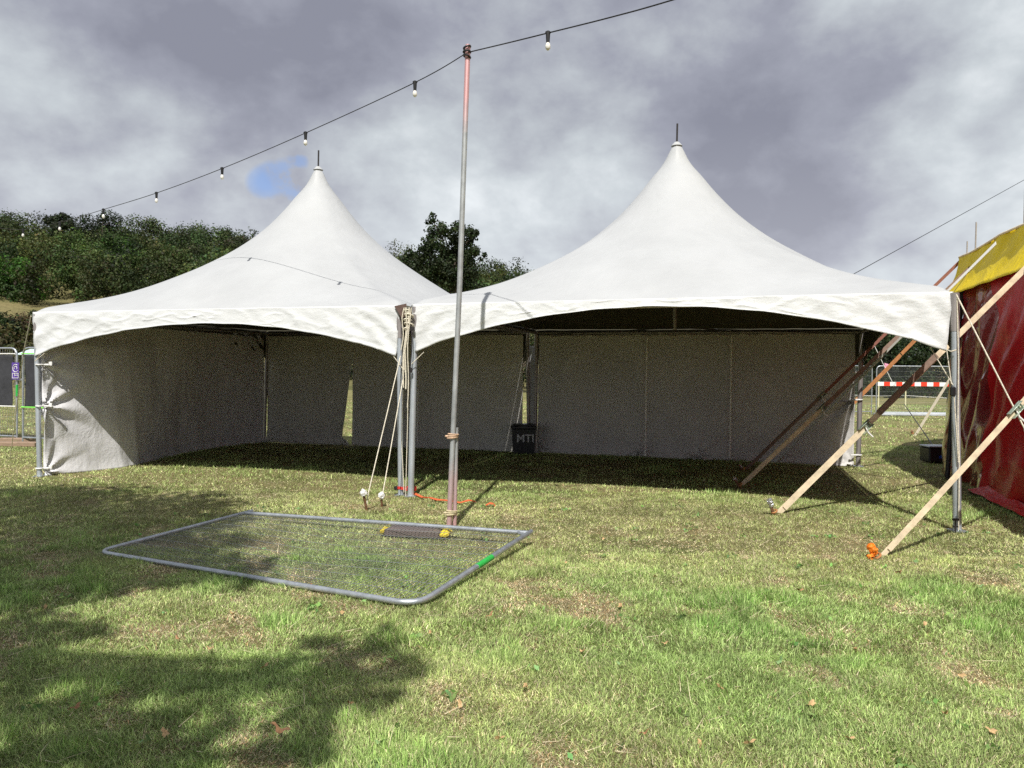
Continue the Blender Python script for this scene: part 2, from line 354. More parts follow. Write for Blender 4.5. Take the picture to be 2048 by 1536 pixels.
def clumps(h, w, k, r, low=.28, shape=1.0):
    """clump centres of a crown h high and w wide standing at the origin"""
    c = []; R = []
    for i in range(k):
        t = (i + r.random()) / k; z = h * (low + (0.93 - low) * t); prof = math.sin(math.pi * min(1, (0.12 + .80 * t) ** shape)) ** .75
        q = r.random() * 2 * math.pi; rr = w / 2 * prof * (.35 + .6 * r.random() ** .5)
        c.append((rr * math.cos(q), rr * math.sin(q), z)); R.append(w * (.13 + .10 * r.random()) * (.7 + .5 * prof))
    return np.array(c), np.array(R)
def limbs(b, h, cent, r, rt, loc=(0, 0, 0), trunk_top=None, nlimb=14):
    L = Vector(loc); tt = trunk_top or Vector((r.normal() * .03 * h, r.normal() * .03 * h, h * .72))
    pts = [L + Vector((0, 0, -.3)), L + Vector((0, 0, .02 * h)), L + tt * .35 + Vector((.02 * h * r.normal(), 0, 0)), L + tt * .7, L + tt]
    b.tube(pts, [rt * 1.5, rt * 1.1, rt * .8, rt * .5, rt * .18], 9)
    for i in r.choice(len(cent), min(nlimb, len(cent)), False):
        e = Vector(cent[i]); f = min(.85, max(.2, (e.z / h) - .22)); s = tt * (f / .72 * 1.0) if f < .72 else tt
        mdl = s.lerp(e, .5) + Vector((0, 0, .04 * h))
        b.tube([L + s, L + mdl, L + e], [rt * .38, rt * .22, rt * .07], 6)
def tree(name, loc, h, w, label, cat='tree', n=5000, leaf=.3, base=(.05, .075, .022), k=26, var=.3, group=None, seed=1, low=.28, shape=1.0, flat=.8, cent=None, rad=None, rt=None):
    r = np.random.default_rng(seed); root = empty(name, loc, label, cat, group)
    if cent is None: cent, rad = clumps(h, w, k, r, low, shape)
    V, F, T = leaf_cloud(cent, rad, n, leaf, base, var, flat, r)
    link('crown', fastmesh('crown', V, F, M_leaf, T), root)
    b = MB(); limbs(b, h, cent, r, rt or h * .022, loc); b.build('trunk', M_bark, root)
    return root
def onhill(px, py_base, Y):
    p = at(px, py_base, Y); return (p.x, Y, float(hillz(p.x, Y)) - .2)

# the wood on the hillside: one mass of crowns nobody could count
r = np.random.default_rng(21); Vs, Fs, Ts = [], [], []; nv = 0; cnt = 0
for Y in np.arange(129, 226, 5.2):
    for X in np.arange(-175, 75, 6.0):
        x = X + r.uniform(-2.6, 2.6); y = Y + r.uniform(-2.2, 2.2)
        if y > 205 and r.random() < .4: continue
        if abs(x) > .80 * y + 8: continue
        h = r.uniform(4.5, 11.5) * (1.0 if x < 0 else .85); w = h * r.uniform(.75, 1.15)
        c, R = clumps(h, w, 9, r, .12)
        base = np.array([.044, .068, .020]) * r.uniform(.4, 1.6) * np.array([r.uniform(.85, 1.35), 1, r.uniform(.7, 1.2)])
        V, F, T = leaf_cloud(c, R * 1.1, 1300, .40, base, .14, .85, r)
        z = float(hillz(x, y)); Vs.append(V + np.array([x, y, z])); Fs.append(F + nv); Ts.append(T); nv += len(V); cnt += 1
# scrub below the tan field
for i in range(70):
    y = r.uniform(64, 98); x = -.66 * y + r.uniform(-18, 34) if i < 55 else r.uniform(-30, 30)
    h = r.uniform(2, 4.6); c, R = clumps(h, h * 1.5, 7, r, .1); base = np.array([.036, .05, .016]) * r.uniform(.6, 1.4) * np.array([r.uniform(.9, 1.6), 1, 1])
    V, F, T = leaf_cloud(c, R * 1.2, 600, .3, base, .3, .85, r); z = float(hillz(x, y)); Vs.append(V + np.array([x, y, z])); Fs.append(F + nv); Ts.append(T); nv += len(V)
o = link('hillside_wood', fastmesh('hillside_wood', np.concatenate(Vs), np.concatenate(Fs), M_leaf, np.concatenate(Ts)))
tag(o, 'dense dark green wood covering the hillside behind the white tents', 'woodland', kind='stuff')

sk = [(30, 432, 178, 11, 15, (.034, .046, .016), 'broad dark tree on the skyline at the far left of the hill'),
      (118, 432, 176, 8, 6, (.024, .034, .014), 'small dark tree poking up on the skyline just left of the third bulb'),
      (205, 432, 180, 9, 11, (.022, .034, .012), 'dark round tree on the skyline below the string lights'),
      (285, 446, 182, 7.5, 12, (.055, .075, .026), 'pale domed tree on the skyline with sky showing through its top'),
      (372, 462, 184, 7, 12, (.040, .056, .018), 'low green tree on the skyline right of the pale domed tree'),
      (440, 466, 178, 8, 10, (.045, .070, .018), 'rounded green tree on the skyline close to the left tent roof'),
      (478, 480, 176, 6, 7, (.075, .060, .040), 'brownish bushy tree on the skyline touching the left tent roof'),
      (28, 520, 132, 12, 11, (.035, .085, .010), 'bright green tree at the left edge above the tan field'),
      (175, 500, 140, 9, 9, (.050, .080, .016), 'yellow green tree in the middle of the wooded slope'),
      (225, 480, 150, 8, 9, (.042, .080, .014), 'fresh green tree high on the wooded slope below the string lights'),
      (8, 600, 80, 5, 3.6, (.022, .040, .010), 'dark shrub at the left edge beside the tan field'),
      (60, 612, 84, 4.5, 6.5, (.085, .062, .028), 'rust brown bush at the foot of the tan field'),
      (72, 592, 100, 3.2, 2.6, (.035, .05, .016), 'little green bush standing alone on the tan field')]
for i, (px, py, Y, h, w, base, lab) in enumerate(sk):
    top = at(px, py - 8, Y); z0 = float(hillz(top.x, Y)); 
    zb = max(z0 - .3, top.z - h) if Y > 120 else z0 - .2
    if Y > 120: zb = top.z - h
    tree('hill_tree' if h > 5.2 else 'bush', (top.x, Y, zb), h, w, lab, 'tree' if h > 5.2 else 'bush', n=5200, leaf=.42 if Y > 120 else .22, base=base, k=16, seed=100 + i, low=.12)
# tall oak and its neighbours behind the gap between the two roofs
r = np.random.default_rng(5); Yo = 46.0
oc = [(872, 450, .9), (868, 478, 1.0), (895, 468, .9), (912, 458, .7), (935, 470, .8), (860, 505, 1.0), (890, 500, 1.1), (918, 492, 1.0), (945, 500, .9), (950, 478, .5),
      (828, 505, .8), (842, 520, .8), (850, 495, .5), (905, 520, 1.0), (880, 530, 1.3), (930, 525, 1.1), (962, 512, .4), (955, 465, .35), (868, 440, .35), (820, 525, .8), (860, 550, 1.4), (900, 555, 1.5), (940, 550, 1.2)]
base_pt = at(893, 600, Yo)
cen = []; rad_ = []
for px, py, rr in oc:
    for j in range(4):
        p = at(px + r.normal() * 9, py + r.normal() * 8, Yo + r.uniform(-1.6, 1.6)); cen.append((p.x - base_pt.x, p.y - Yo, p.z)); rad_.append(rr * r.uniform(.28, .50))
cen = np.array(cen); rad_ = np.array(rad_)
tree('oak_tree', (base_pt.x, Yo, 0), 10.8, 5, 'tall loose oak tree standing dark against the sky between the two tent roofs', n=13000, leaf=.155, base=(.022, .034, .011), cent=cen, rad=rad_, seed=6, rt=.2, flat=1)
for i, (px, py, w, Y, lab) in enumerate([(970, 542, 2.6, 50, 'low dark tree right of the tall oak between the roofs'), (1035, 566, 5, 62, 'low hedge like tree meeting the right tent roof'),
                                        (825, 532, 3.0, 50, 'low dark tree meeting the right slope of the left tent roof'), (950, 545, 5, 48, 'dense dark tree low behind the light pole'), (850, 550, 6, 49, 'dense dark tree under the tall oak')]):
    p = at(px, py, Y); tree('field_tree', (p.x, Y, 0), p.z * .95, w, lab, n=7500, leaf=.19, base=(.026, .040, .012), k=24, seed=30 + i, low=.08, shape=.8)
# tree line behind the right fence
for i, (px, Y, h, w, base, lab) in enumerate([(1745, 62, 6.2, 8, (.022, .036, .011), 'dark tree behind the fence nearest the right tent back corner'), (1800, 66, 7, 9, (.028, .050, .014), 'dark green tree behind the middle of the far fence'),
                                              (1860, 63, 6.6, 8, (.020, .034, .011), 'shadowy tree behind the far fence left of the red tent'), (1925, 68, 7, 9, (.025, .04, .012), 'dark tree hidden mostly by the red tent'), (1690, 70, 6.5, 9, (.024, .038, .012), 'dark tree behind the right tent back wall')]):
    p = at(px, 700, Y); tree('far_tree', (p.x, Y, 0), h, w, lab, n=8000, leaf=.22, base=base, k=26, seed=50 + i, low=.05, shape=.7)
b0 = empty('hedge', (27, 56, 0), 'low rough hedge at the field edge behind the far fence', 'hedge')
r = np.random.default_rng(8); c = np.array([(x, r.uniform(-.7, .7), r.uniform(.3, 1.5)) for x in np.arange(-14, 14, .5)]); V, F, T = leaf_cloud(c, np.full(len(c), .75), 6000, .22, (.035, .055, .016), .3, .9, r)
link('foliage', fastmesh('foliage', V, F, M_leaf, T), b0)

# big tree left of and behind the viewer, it throws the shade on the left of the lawn
r = np.random.default_rng(77); cs, rs = [], []
Lc = math.cos(SUN_EL) / math.sin(SUN_EL)
def shade(gx_, gy_, rad, h=None):
    h = h or r.uniform(5.4, 8.6); rad *= .92
    if r.random() < .10: return
    cs.append((gx_ - hd.x * h * Lc, gy_ - hd.y * h * Lc, h)); rs.append(rad)
for px, py, rad in [(30, 990, .8), (120, 990, .75), (210, 992, .7), (300, 994, .7), (380, 998, .6), (440, 1010, .35), (60, 1020, 1.0), (170, 1030, .9), (280, 1035, .8), (370, 1035, .65), (430, 1045, .45),
                    (20, 1080, .9), (110, 1085, .85), (210, 1090, .8), (310, 1090, .7), (400, 1090, .6), (450, 1085, .4), (60, 1140, .8), (160, 1145, .7), (260, 1140, .65), (360, 1140, .6), (440, 1140, .42), (480, 1165, .22),
                    (20, 1200, .65), (90, 1195, .5), (150, 1180, .3), (30, 1270, .55), (110, 1275, .38), (40, 1350, .42), (130, 1350, .3), (250, 1370, .36), (350, 1360, .30),
                    (640, 1290, .22), (740, 1300, .30), (800, 1340, .22), (700, 1360, .34), (620, 1370, .30), (540, 1340, .25), (520, 1410, .36), (620, 1430, .36), (430, 1380, .28),
                    (60, 1430, .40), (160, 1440, .36), (270, 1450, .36), (380, 1450, .36), (480, 1480, .34), (100, 1510, .40), (240, 1520, .36), (560, 1500, .24), (360, 1525, .35), (640, 1500, .2), (760, 1390, .16)]:
    g = G(px, py); shade(g.x, g.y, rad * (1.0 if py < 1200 else .78 if py < 1400 else .64))
for k in range(26): shade(r.uniform(-10.5, -6.4), r.uniform(4.5, 9.6), r.uniform(.8, 1.2))
for k in range(16): shade(r.uniform(-5, -2.8), r.uniform(2.2, 4.5), r.uniform(.4, .8))
for k in range(14): shade(r.uniform(-4, -.5), r.uniform(-1, 2.2), r.uniform(.5, .9))
tr_loc = Vector((-8.5, -2.5, 0))
cen = np.array(cs) - np.array(tr_loc); rad_ = np.array(rs)
n_each = 38000
root = empty('shade_tree', tr_loc, 'large leafy tree standing left of and behind the viewpoint, shading the lawn', 'tree')
V, F, T = leaf_cloud(cen, rad_, n_each, .15, (.04, .065, .02), .3, .8, r); link('crown', fastmesh('crown', V, F, M_leaf, T), root)
b = MB(); limbs(b, 8.5, cen, r, .3, tr_loc, Vector((1.2, 1.0, 6.5)), 40); b.build('trunk', M_bark, root)

# ------------------------------------------------------------------ grass
def patchy(x, y):
    dry = .34 + .8 * fbm(x * .8, y * .8, 41, 4)                       # worn, straw-coloured areas
    dry = dry + .38 * np.exp(-((y - (8.6 - .25 * x)) / 1.9) ** 2) + .22 * np.clip((y - 6) / 6, 0, 1)
    tuft = fbm(x * 2.8, y * 3.2, 77, 3)
    return np.clip(dry, 0, 1), tuft
def blades(n, y0, y1, wid, hgt, seg, seed, spread=.72):
    r = np.random.default_rng(seed)
    y = np.sqrt(r.random(n) * (y1 ** 2 - y0 ** 2) + y0 ** 2); x = (r.random(n) * 2 - 1) * (spread * y + 2.3)
    dry, tuft = patchy(x, y)
    bare = fbm(x * 2.5 + 9 + .5 * y, y * 2.0, 5, 4)
    keep = r.random(n) < 1.1; bare_ = .85 * np.clip((bare - .15) * 3.0 + .5 * fbm(x * 11, y * 11, 15, 2), 0, 1) * np.clip((.3 - tuft) * 4, 0, 1)
    
    straw = r.random(n) < np.clip(.09 + .42 * dry + .75 * bare_, 0, .96)
    lush = np.clip((tuft - .12) * 3, 0, 1) * (1 - .6 * dry)
    h = hgt * (.45 + .85 * r.random(n)) * (1 + 1.1 * lush) * np.where(straw, .85, 1) * (1 - .25 * dry) * (1 - .35 * bare_)
    w = wid * (.7 + .6 * r.random(n)) * np.where(straw, .8, 1)
    z = gz(x, y) * np.clip((40 - np.hypot(x, y)) / 20, 0, 1) - .004
    az = r.random(n) * 2 * math.pi; flow = 5 * vnoise(x * 3.3, y * 3.3, 9) + .6
    lean = np.abs(r.normal(size=n)) * .65 + .45 - .4 * lush + np.where(straw, .55, 0) + .5 * bare_; lean = np.clip(lean, .05, 1.45)
    az = np.where(r.random(n) < .30, flow + r.normal(size=n) * .5, az)
    dx, dy = np.cos(az), np.sin(az); fx = -np.sin(az + r.normal(size=n) * .7); fy = np.cos(az + r.normal(size=n) * .7)
    base = np.stack([x, y, z], 1); s = np.stack([fx, fy, 0 * fx], 1) * (w / 2)[:, None]
    l1 = lean * .6; l2 = np.clip(lean * 1.35, 0, 1.62)
    mid = base + np.stack([dx * np.sin(l1), dy * np.sin(l1), np.cos(l1)], 1) * (h * .55)[:, None]
    tip = mid + np.stack([dx * np.sin(l2), dy * np.sin(l2), np.cos(l2)], 1) * (h * .5)[:, None]
    g1 = np.array([.25, .39, .09]); g2 = np.array([.50, .62, .25]); st = np.array([.90, .78, .50]); ol = np.array([.54, .52, .22]); lu = np.array([.21, .46, .07])
    m = r.random((n, 1)); c = g1 * m + g2 * (1 - m); c = c * (1 - lush[:, None]) + lush[:, None] * (lu * m + g2 * (1 - m))
    mo = np.clip(dry[:, None] * 1.2 - .1, 0, 1) * .55; c = c * (1 - mo) + ol * mo
    c = np.where(straw[:, None], st * (.45 + .75 * r.random((n, 1))) * np.where(r.random((n, 1)) < .35 * bare_[:, None] + .06, np.array([.72, .55, .45]), 1), c)
    c *= (.48 + 1.22 * r.random((n, 1)) ** 1.4) * (1 + .18 * vnoise(x * .8, y * .8, 88)[:, None] + .20 * vnoise(x * 6, y * 6, 89)[:, None])
    if seg == 2:
        V = np.stack([base - s, base + s, mid + s * .8, mid - s * .8, tip], 1).reshape(-1, 3)
        q = np.arange(n)[:, None] * 5
        F = np.concatenate([q + np.array([0, 1, 2]), q + np.array([0, 2, 3]), q + np.array([3, 2, 4])], 1).reshape(-1, 3); C = np.repeat(c, 5, 0)
    else:
        V = np.stack([base - s, base + s, tip], 1).reshape(-1, 3); F = np.arange(3 * n).reshape(-1, 3); C = np.repeat(c, 3, 0)
    return V, F, C
Vs, Fs, Cs = [], [], []; nv = 0
for a in [(420000, 2.3, 4.2, .0030, .040, 2, 1), (420000, 4.1, 6.6, .0040, .040, 2, 2), (330000, 6.5, 10, .0065, .040, 1, 3), (250000, 9.9, 17, .011, .042, 1, 4), (125000, 16.5, 42, .028, .06, 1, 5)]:
    V, F, C = blades(*a); Vs.append(V); Fs.append(F + nv); Cs.append(C); nv += len(V)
# broad-leaved weeds and long dead stems among the grass
r = np.random.default_rng(31); m_ = 150; wy = np.sqrt(r.random(m_) * (9 ** 2 - 2.6 ** 2) + 2.6 ** 2); wx = (r.random(m_) * 2 - 1) * .68 * wy
V, F, T = leaf_cloud(np.stack([wx, wy, np.full(m_, .022)], 1), r.uniform(.03, .07, m_), 900, .028, (.22, .36, .11), .25, .16, r)
V[:, 2] = np.maximum(V[:, 2], .006); Vs.append(V); Fs.append(np.concatenate([F[:, [0, 1, 2]], F[:, [0, 2, 3]]]) + nv); Cs.append(T); nv += len(V)
m_ = 1500; sy = np.sqrt(r.random(m_) * (10 ** 2 - 2.5 ** 2) + 2.5 ** 2); sx = (r.random(m_) * 2 - 1) * .70 * sy; q = r.random(m_) * 6.28; ln = r.uniform(.06, .16, m_); up = np.abs(r.normal(size=m_)) * .35
p0 = np.stack([sx, sy, np.full(m_, .018)], 1); d = np.stack([np.cos(q) * np.cos(up), np.sin(q) * np.cos(up), np.sin(up) * .8], 1) * ln[:, None]; sd = np.stack([-np.sin(q), np.cos(q), 0 * q + .4], 1) * .0019
V = np.stack([p0 - sd, p0 + sd, p0 + d + sd * .4 + [0, 0, .006]], 1).reshape(-1, 3); Vs.append(V); Fs.append(np.arange(3 * m_).reshape(-1, 3) + nv); Cs.append(np.repeat(np.array([[.85, .74, .50]]) * r.uniform(.6, 1.1, (m_, 1)), 3, 0)); nv += len(V)
o = link('grass', fastmesh('grass', np.concatenate(Vs), np.concatenate(Fs), M_grass, np.concatenate(Cs)))
tag(o, 'short summer grass, green with straw coloured dry patches', 'grass', kind='stuff')

# fallen leaves
r = np.random.default_rng(3)
leafmats = [mat('dry_leaf_tan', (.52, .34, .16), .7, noise=(60, .3, 3)), mat('dry_leaf_rust', (.36, .19, .09), .7, noise=(60, .3, 3)), mat('leaf_green', (.20, .33, .12), .6, noise=(60, .3, 3))]
lm = []
for k in range(3):
    b = MB(); npt = 14; vs = [(0, 0, .006)]
    for i in range(npt):
        q = 2 * math.pi * i / npt; rr = .030 * (1 + .35 * math.cos(2 * q)) * (1 + (.22 if i % 2 else -.2)); vs.append((rr * math.cos(q), rr * .7 * math.sin(q), .010 * math.sin(2 * q + k) + .012 * abs(math.cos(q))))
    b.add(vs, [(0, 1 + i, 1 + (i + 1) % npt) for i in range(npt)]); b.tube([(.0, 0, .008), (.05, .004, .012)], .0012, 4)
    o = b.build('fallen_leaf', leafmats[k]); lm.append(o)
spots = [(1130, 1132), (1205, 1085), (1045, 1045), (1165, 1312), (1240, 1340), (1050, 1385), (1310, 1160), (1475, 1225), (560, 1475), (465, 1238), (355, 1285), (90, 1225), (240, 1380), (530, 1345), (1600, 1190),
         (1330, 1295), (1440, 1385), (1620, 1420), (1710, 1310), (1850, 1260), (1960, 1180), (1920, 1360), (1800, 1150), (860, 1275), (1120, 1190), (1000, 1490), (1290, 1480), (1500, 1500), (760, 1500), (1400, 1500),
         (150, 1430), (420, 1310), (1700, 1490), (1980, 1470), (620, 1180), (920, 1420), (1560, 1330), (1240, 1220), (980, 1240), (680, 1235), (330, 1480), (1890, 1440), (700, 1420)]
for i, (px, py) in enumerate(spots):
    k = [0, 0, 1, 0, 2, 0, 1, 0][i % 8]
    if px == 560: k = 1
    g = G(px, py); o = lm[k] if lm[k].location.length == 0 else lm[k].copy()
    if o.name not in COL.objects: COL.objects.link(o)
    s = r.uniform(.45, .85); o.scale = (s, s, s); o.location = (g.x, g.y, .022 + r.uniform(0, .012)); o.rotation_euler = (r.normal() * .35, r.normal() * .35, r.uniform(0, 6.28))
    kn = ['tan', 'rusty', 'green'][k]
    tag(o, {'tan': 'small dry tan leaf fallen on the open lawn', 'rusty': 'small rusty brown leaf fallen on the open lawn', 'green': 'small green leaf fallen on the open lawn'}[kn], 'leaf', kn + ' leaves scattered on the lawn')
    if px == 560: o.scale = (1.15, 1.15, 1.15); o['label'] = 'bright orange brown curled leaf at the bottom of the shaded grass'; del o['group']

# ------------------------------------------------------------------ the two white frame tents
def lap_grid(n=81, r0=.026):
    s = np.linspace(-1, 1, n); U, V = np.meshgrid(s, s); rr = np.sqrt(U ** 2 + V ** 2)
    g = np.clip(np.log(np.maximum(rr, r0) / 1.08) / np.log(r0 / 1.08), 0, 1) * (1 - U ** 2) ** .25 * (1 - V ** 2) ** .25
    m = rr <= r0; g[m] = 1
    for k in range(1500):
        q = g.copy(); q[1:-1, 1:-1] = (g[2:, 1:-1] + g[:-2, 1:-1] + g[1:-1, 2:] + g[1:-1, :-2]) / 4; q[m] = 1; g = q
    K = [0, .06, .12, .2, .3, .42, .56, .75, 1.0]; f = [0, .145, .262, .386, .525, .672, .803, .891, 1]
    xx = np.linspace(0, 1, 401); yy = np.interp(xx, K, f); ker = np.ones(41) / 41; ye = np.concatenate([2 * yy[0] - yy[40:0:-1], yy, 2 * yy[-1] - yy[-2:-42:-1]])
    ys_ = np.convolve(ye, ker, 'same')[40:-40]; F = np.interp(g, xx, ys_)
    A = np.maximum(abs(U), abs(V)); B = np.minimum(abs(U), abs(V)) / np.maximum(A, 1e-6)
    F = F + .042 * (1 - A) * A * B ** 3 + .178 * np.sqrt(np.maximum(0, 1 - A)) * A ** 3 * B ** 4
    return (U + 1) / 2, (V + 1) / 2, F
UU, VV, FF = lap_grid()
def solid(o, t):
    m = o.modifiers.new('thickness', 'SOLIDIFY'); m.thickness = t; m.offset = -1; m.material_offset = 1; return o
def folds(S, H, ties, seed, amp=.02):
    """draping of a cloth wall: S metres along, H metres up"""
    d = amp * (1.3 * np.sin(S * 2.6 + 1.2 * vnoise(S * .8, H * .5, seed)) * .5 + 1.1 * fbm(S * 1.6, H * .7, seed, 4))
    for (s0, h0, a, rr_) in ties:
        q = np.arctan2(H - h0, S - s0); r_ = np.hypot(S - s0, H - h0)
        d += a * np.exp(-r_ / rr_) * np.minimum(1, r_ / .06) * (np.abs(np.sin(q * 4.2 + seed)) ** 1.0 * 1.2 - .6 + .4 * np.sin(q * 9 + seed * 2))
    return d
def cloth_wall(A, B, zt, ties, seed, nu=170, nv=60, amp=.02, sgn=1, edge=None, zb=0.0, s_range=(0, 1), bow=None):
    A = np.array(A, float); B = np.array(B, float); L = np.hypot(*(B - A)[:2]); u = np.linspace(*s_range, nu); v = np.linspace(0, 1, nv); U, V = np.meshgrid(u, v)
    zb_ = zb + .012 * fbm(U * L * 1.2, U * 0 + seed, seed, 3)
    X = A[0] + (B[0] - A[0]) * U; Y = A[1] + (B[1] - A[1]) * U; Z = zb_ + (zt - zb_) * V
    n = np.array([-(B - A)[1], (B - A)[0]]) / L * sgn
    d = folds(U * L, Z, ties, seed, amp) + .03 * np.exp(-Z / .12)
    if bow is not None: d = d + np.interp(U * L, bow[0], bow[1]) * (1 - V) ** .6
    if edge is not None:
        e, f = edge(U, Z); X += (B - A)[0] / L * e; Y += (B - A)[1] / L * e; d = d + f
    d = d * np.clip((1 - V) * 6, 0, 1)
    return np.dstack([X + n[0] * d, Y + n[1] * d, Z])
def valance(C0, C1, outward, dm, dc, seed, tipin=.05):
    C0 = np.array(C0, float); C1 = np.array(C1, float); L = np.linalg.norm((C1 - C0)[:2]); u = np.linspace(0, 1, 150); v = np.linspace(0, 1, 26); U, V = np.meshgrid(u, v)
    q = np.abs(2 * U - 1); dep = dm + (dc - dm) * q ** 2.0
    dep = dep + .008 * np.sin(U * 60) * .4
    S = U * L; H = V * dep
    X = C0[0] + (C1 - C0)[0] * U; Y = C0[1] + (C1 - C0)[1] * U; Z = C0[2] + (C1 - C0)[2] * U - H
    tx = (C1 - C0)[:2] / L; e = tipin * (V ** 1.2) * (np.clip(1 - S / .35, 0, 1) - np.clip(1 - (L - S) / .35, 0, 1))
    X += tx[0] * e; Y += tx[1] * e
    w1 = np.exp(-S / 1.1); w2 = np.exp(-(L - S) / 1.1)
    d = .009 * w1 * np.sin((S * .75 + H * .9) * 22 + 2 * vnoise(S * 3, H * 3, seed)) + .009 * w2 * np.sin(((L - S) * .75 + H * .9) * 22 + 2 * vnoise(S * 3, H * 3, seed + 3))
    c1 = np.abs(vnoise(S * 2.6 + H * 3, H * 6 - S * 1.5, seed + 7)); c2 = np.abs(vnoise(S * 3.2 - H * 4, H * 7 + S * 1.8, seed + 11))
    d += .010 * (np.exp(-c1 * 11) + np.exp(-c2 * 11)) + .009 * fbm(S * 2.5, H * 3, seed, 4)
    d = d * np.clip(V * 5, 0, 1) + .006 + .010 * V
    hem = V > .955; d = d + .006 * hem
    o = np.array(outward); o = o / np.linalg.norm(o)
    return np.dstack([X + o[0] * d, Y + o[1] * d, Z])
def marquee(C, legs, peak, finial, label, dm, dc, sides, seed, leg_r=.037, cuts=None):
    """C: four eave corners front-left, front-right, back-right, back-left; legs: their feet"""
    C = [Vector(c) for c in C]; mid = sum(C, Vector()) / 4
    root = empty('marquee', (mid.x, mid.y, 0), label, 'tent', 'white peaked frame tents')
    w = [(1 - UU) * (1 - VV), UU * (1 - VV), UU * VV, (1 - UU) * VV]
    P = sum(wi[..., None] * np.array(c)[None, None] for wi, c in zip(w, C)); P[..., 2] += (peak - mid.z) * FF
    # a little slack between the battens
    P[..., 2] += .012 * fbm(UU * 5, VV * 5, seed, 3) * np.clip(4 * np.minimum(np.minimum(UU, 1 - UU), np.minimum(VV, 1 - VV)), 0, 1) * (1 - FF)
    de = np.minimum(np.minimum(UU, 1 - UU), np.minimum(VV, 1 - VV)) * 6; cr = np.exp(-np.abs(vnoise(UU * 17 + VV * 9, VV * 17 - UU * 9, seed + 40)) * 8) + np.exp(-np.abs(vnoise(UU * 13 - VV * 11, VV * 15 + UU * 9, seed + 41)) * 8)
    P[..., 2] += .011 * (cr - .5) * np.exp(-((de - .22) / .22) ** 2)
    b = MB(); b.grid(P); o = b.build('canopy', [M_roof, M_inner_shade], root, True); solid(o, .004)
    sb = o.modifiers.new('smooth', 'SUBSURF'); sb.levels = 1; sb.render_levels = 1
    tag(o, None)
    for k in range(4):
        a, c = C[k], C[(k + 1) % 4]; d = (c - a); inner = (k == 3 and seed == 3) or (k == 1 and seed == 17); out = Vector((d.y, -d.x, 0)).normalized()
        b = MB(); b.grid(valance(a + Vector((0, 0, .004)), c + Vector((0, 0, .004)), (out.x, out.y), dm if not inner else .05, dc if not inner else .07, seed + k * 5, .05 if not inner else 0)[::-1]); o = b.build('valance' if not inner else 'gutter_edge', [M_val, M_inner_shade], root); solid(o, .003)
        b = MB(); ins = (mid - a).normalized() * .07; ins2 = (mid - c).normalized() * .07
        b.tube([a + Vector((ins.x, ins.y, -.07)), c + Vector((ins2.x, ins2.y, -.07))], .03, 10); b.build('eave_beam', M_alu_old, root)
    for k, (t, f) in enumerate(zip(C, legs)):
        f = Vector(f); tt = Vector((t.x, t.y, t.z - .03)); tt += Vector(((mid - t).x, (mid - t).y, 0)).normalized() * .04
        if k == 1 and seed == 3: tt = Vector((t.x + .02, t.y - .0, t.z - .01))
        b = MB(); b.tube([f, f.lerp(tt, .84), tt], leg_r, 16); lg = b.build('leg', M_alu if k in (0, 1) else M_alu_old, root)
        b = MB(); b.tube([f.lerp(tt, .84), f.lerp(tt, .845), tt], [leg_r + .004] * 3, 16); b.build('top_sleeve', M_alu_old, lg)
        b = MB(); b.box((f.x, f.y, .006), (.14, .14, .012)); b.build('foot_plate', M_steel, lg)
    b = MB(); b.tube([(mid.x, mid.y, 2.22), (mid.x, mid.y, peak - .03)], .03, 10); m_ = b.build('mast', M_alu_old, root)
    b = MB(); b.tube([(mid.x, mid.y, peak - .05), (mid.x + .005, mid.y, finial)], .014, 8); b.build('finial', M_dark, m_)
    b = MB(); b.tube([(mid.x, mid.y, peak - .045), (mid.x, mid.y, peak + .012)], [.085, .035], 14); b.build('peak_cap', M_roof, m_)
    b = MB()
    for c in C: b.tube([c + Vector((0, 0, -.1)), Vector((mid.x, mid.y, 2.25))], .007, 6)
    b.build('cross_cable', M_dark, root)
    return root, C, mid
CR = [(-1.255, 9.595, 2.404), (4.415, 7.694, 2.406), (6.05, 13.2, 2.38), (0.458, 15.15, 2.42)]
CLt = [(-6.928, 11.063, 2.375), (-1.415, 9.667, 2.396), (0.33, 15.1, 2.42), (-5.42, 16.9, 2.45)]
rt_root, _, midR = marquee(CR, [(-1.257, 9.57, 0), (4.50, 7.69, 0), (5.97, 13.15, 0), (.47, 15.1, 0)], 4.993, 5.28,
                           'right hand white tent with a high peak, open at the front and right side', .09, .60, None, 3, .040)
lt_root, _, midL = marquee(CLt, [(-6.83, 11.06, 0), (-1.395, 9.66, 0), (.345, 15.07, 0), (-5.45, 16.85, 0)], 5.06, 5.35,
                           'left hand white tent with a peaked roof and a closed left side wall', .20, .64, None, 17, .036)
b = MB(); g_ = [Vector(CLt[1]), Vector(CR[0]), Vector(CR[3]), Vector(CLt[2])]; P = np.zeros((9, 40, 3))
for i, s_ in enumerate(np.linspace(.004, 1, 40)):
    for j, t_ in enumerate(np.linspace(0, 1, 9)): a_ = g_[0].lerp(g_[3], s_).lerp(g_[1].lerp(g_[2], s_), t_); P[j, i] = (a_.x, a_.y, a_.z + .012 - .05 * math.sin(math.pi * t_))
b.grid(P); solid(b.build('gutter', [M_roof, M_inner_shade], lt_root), .003)
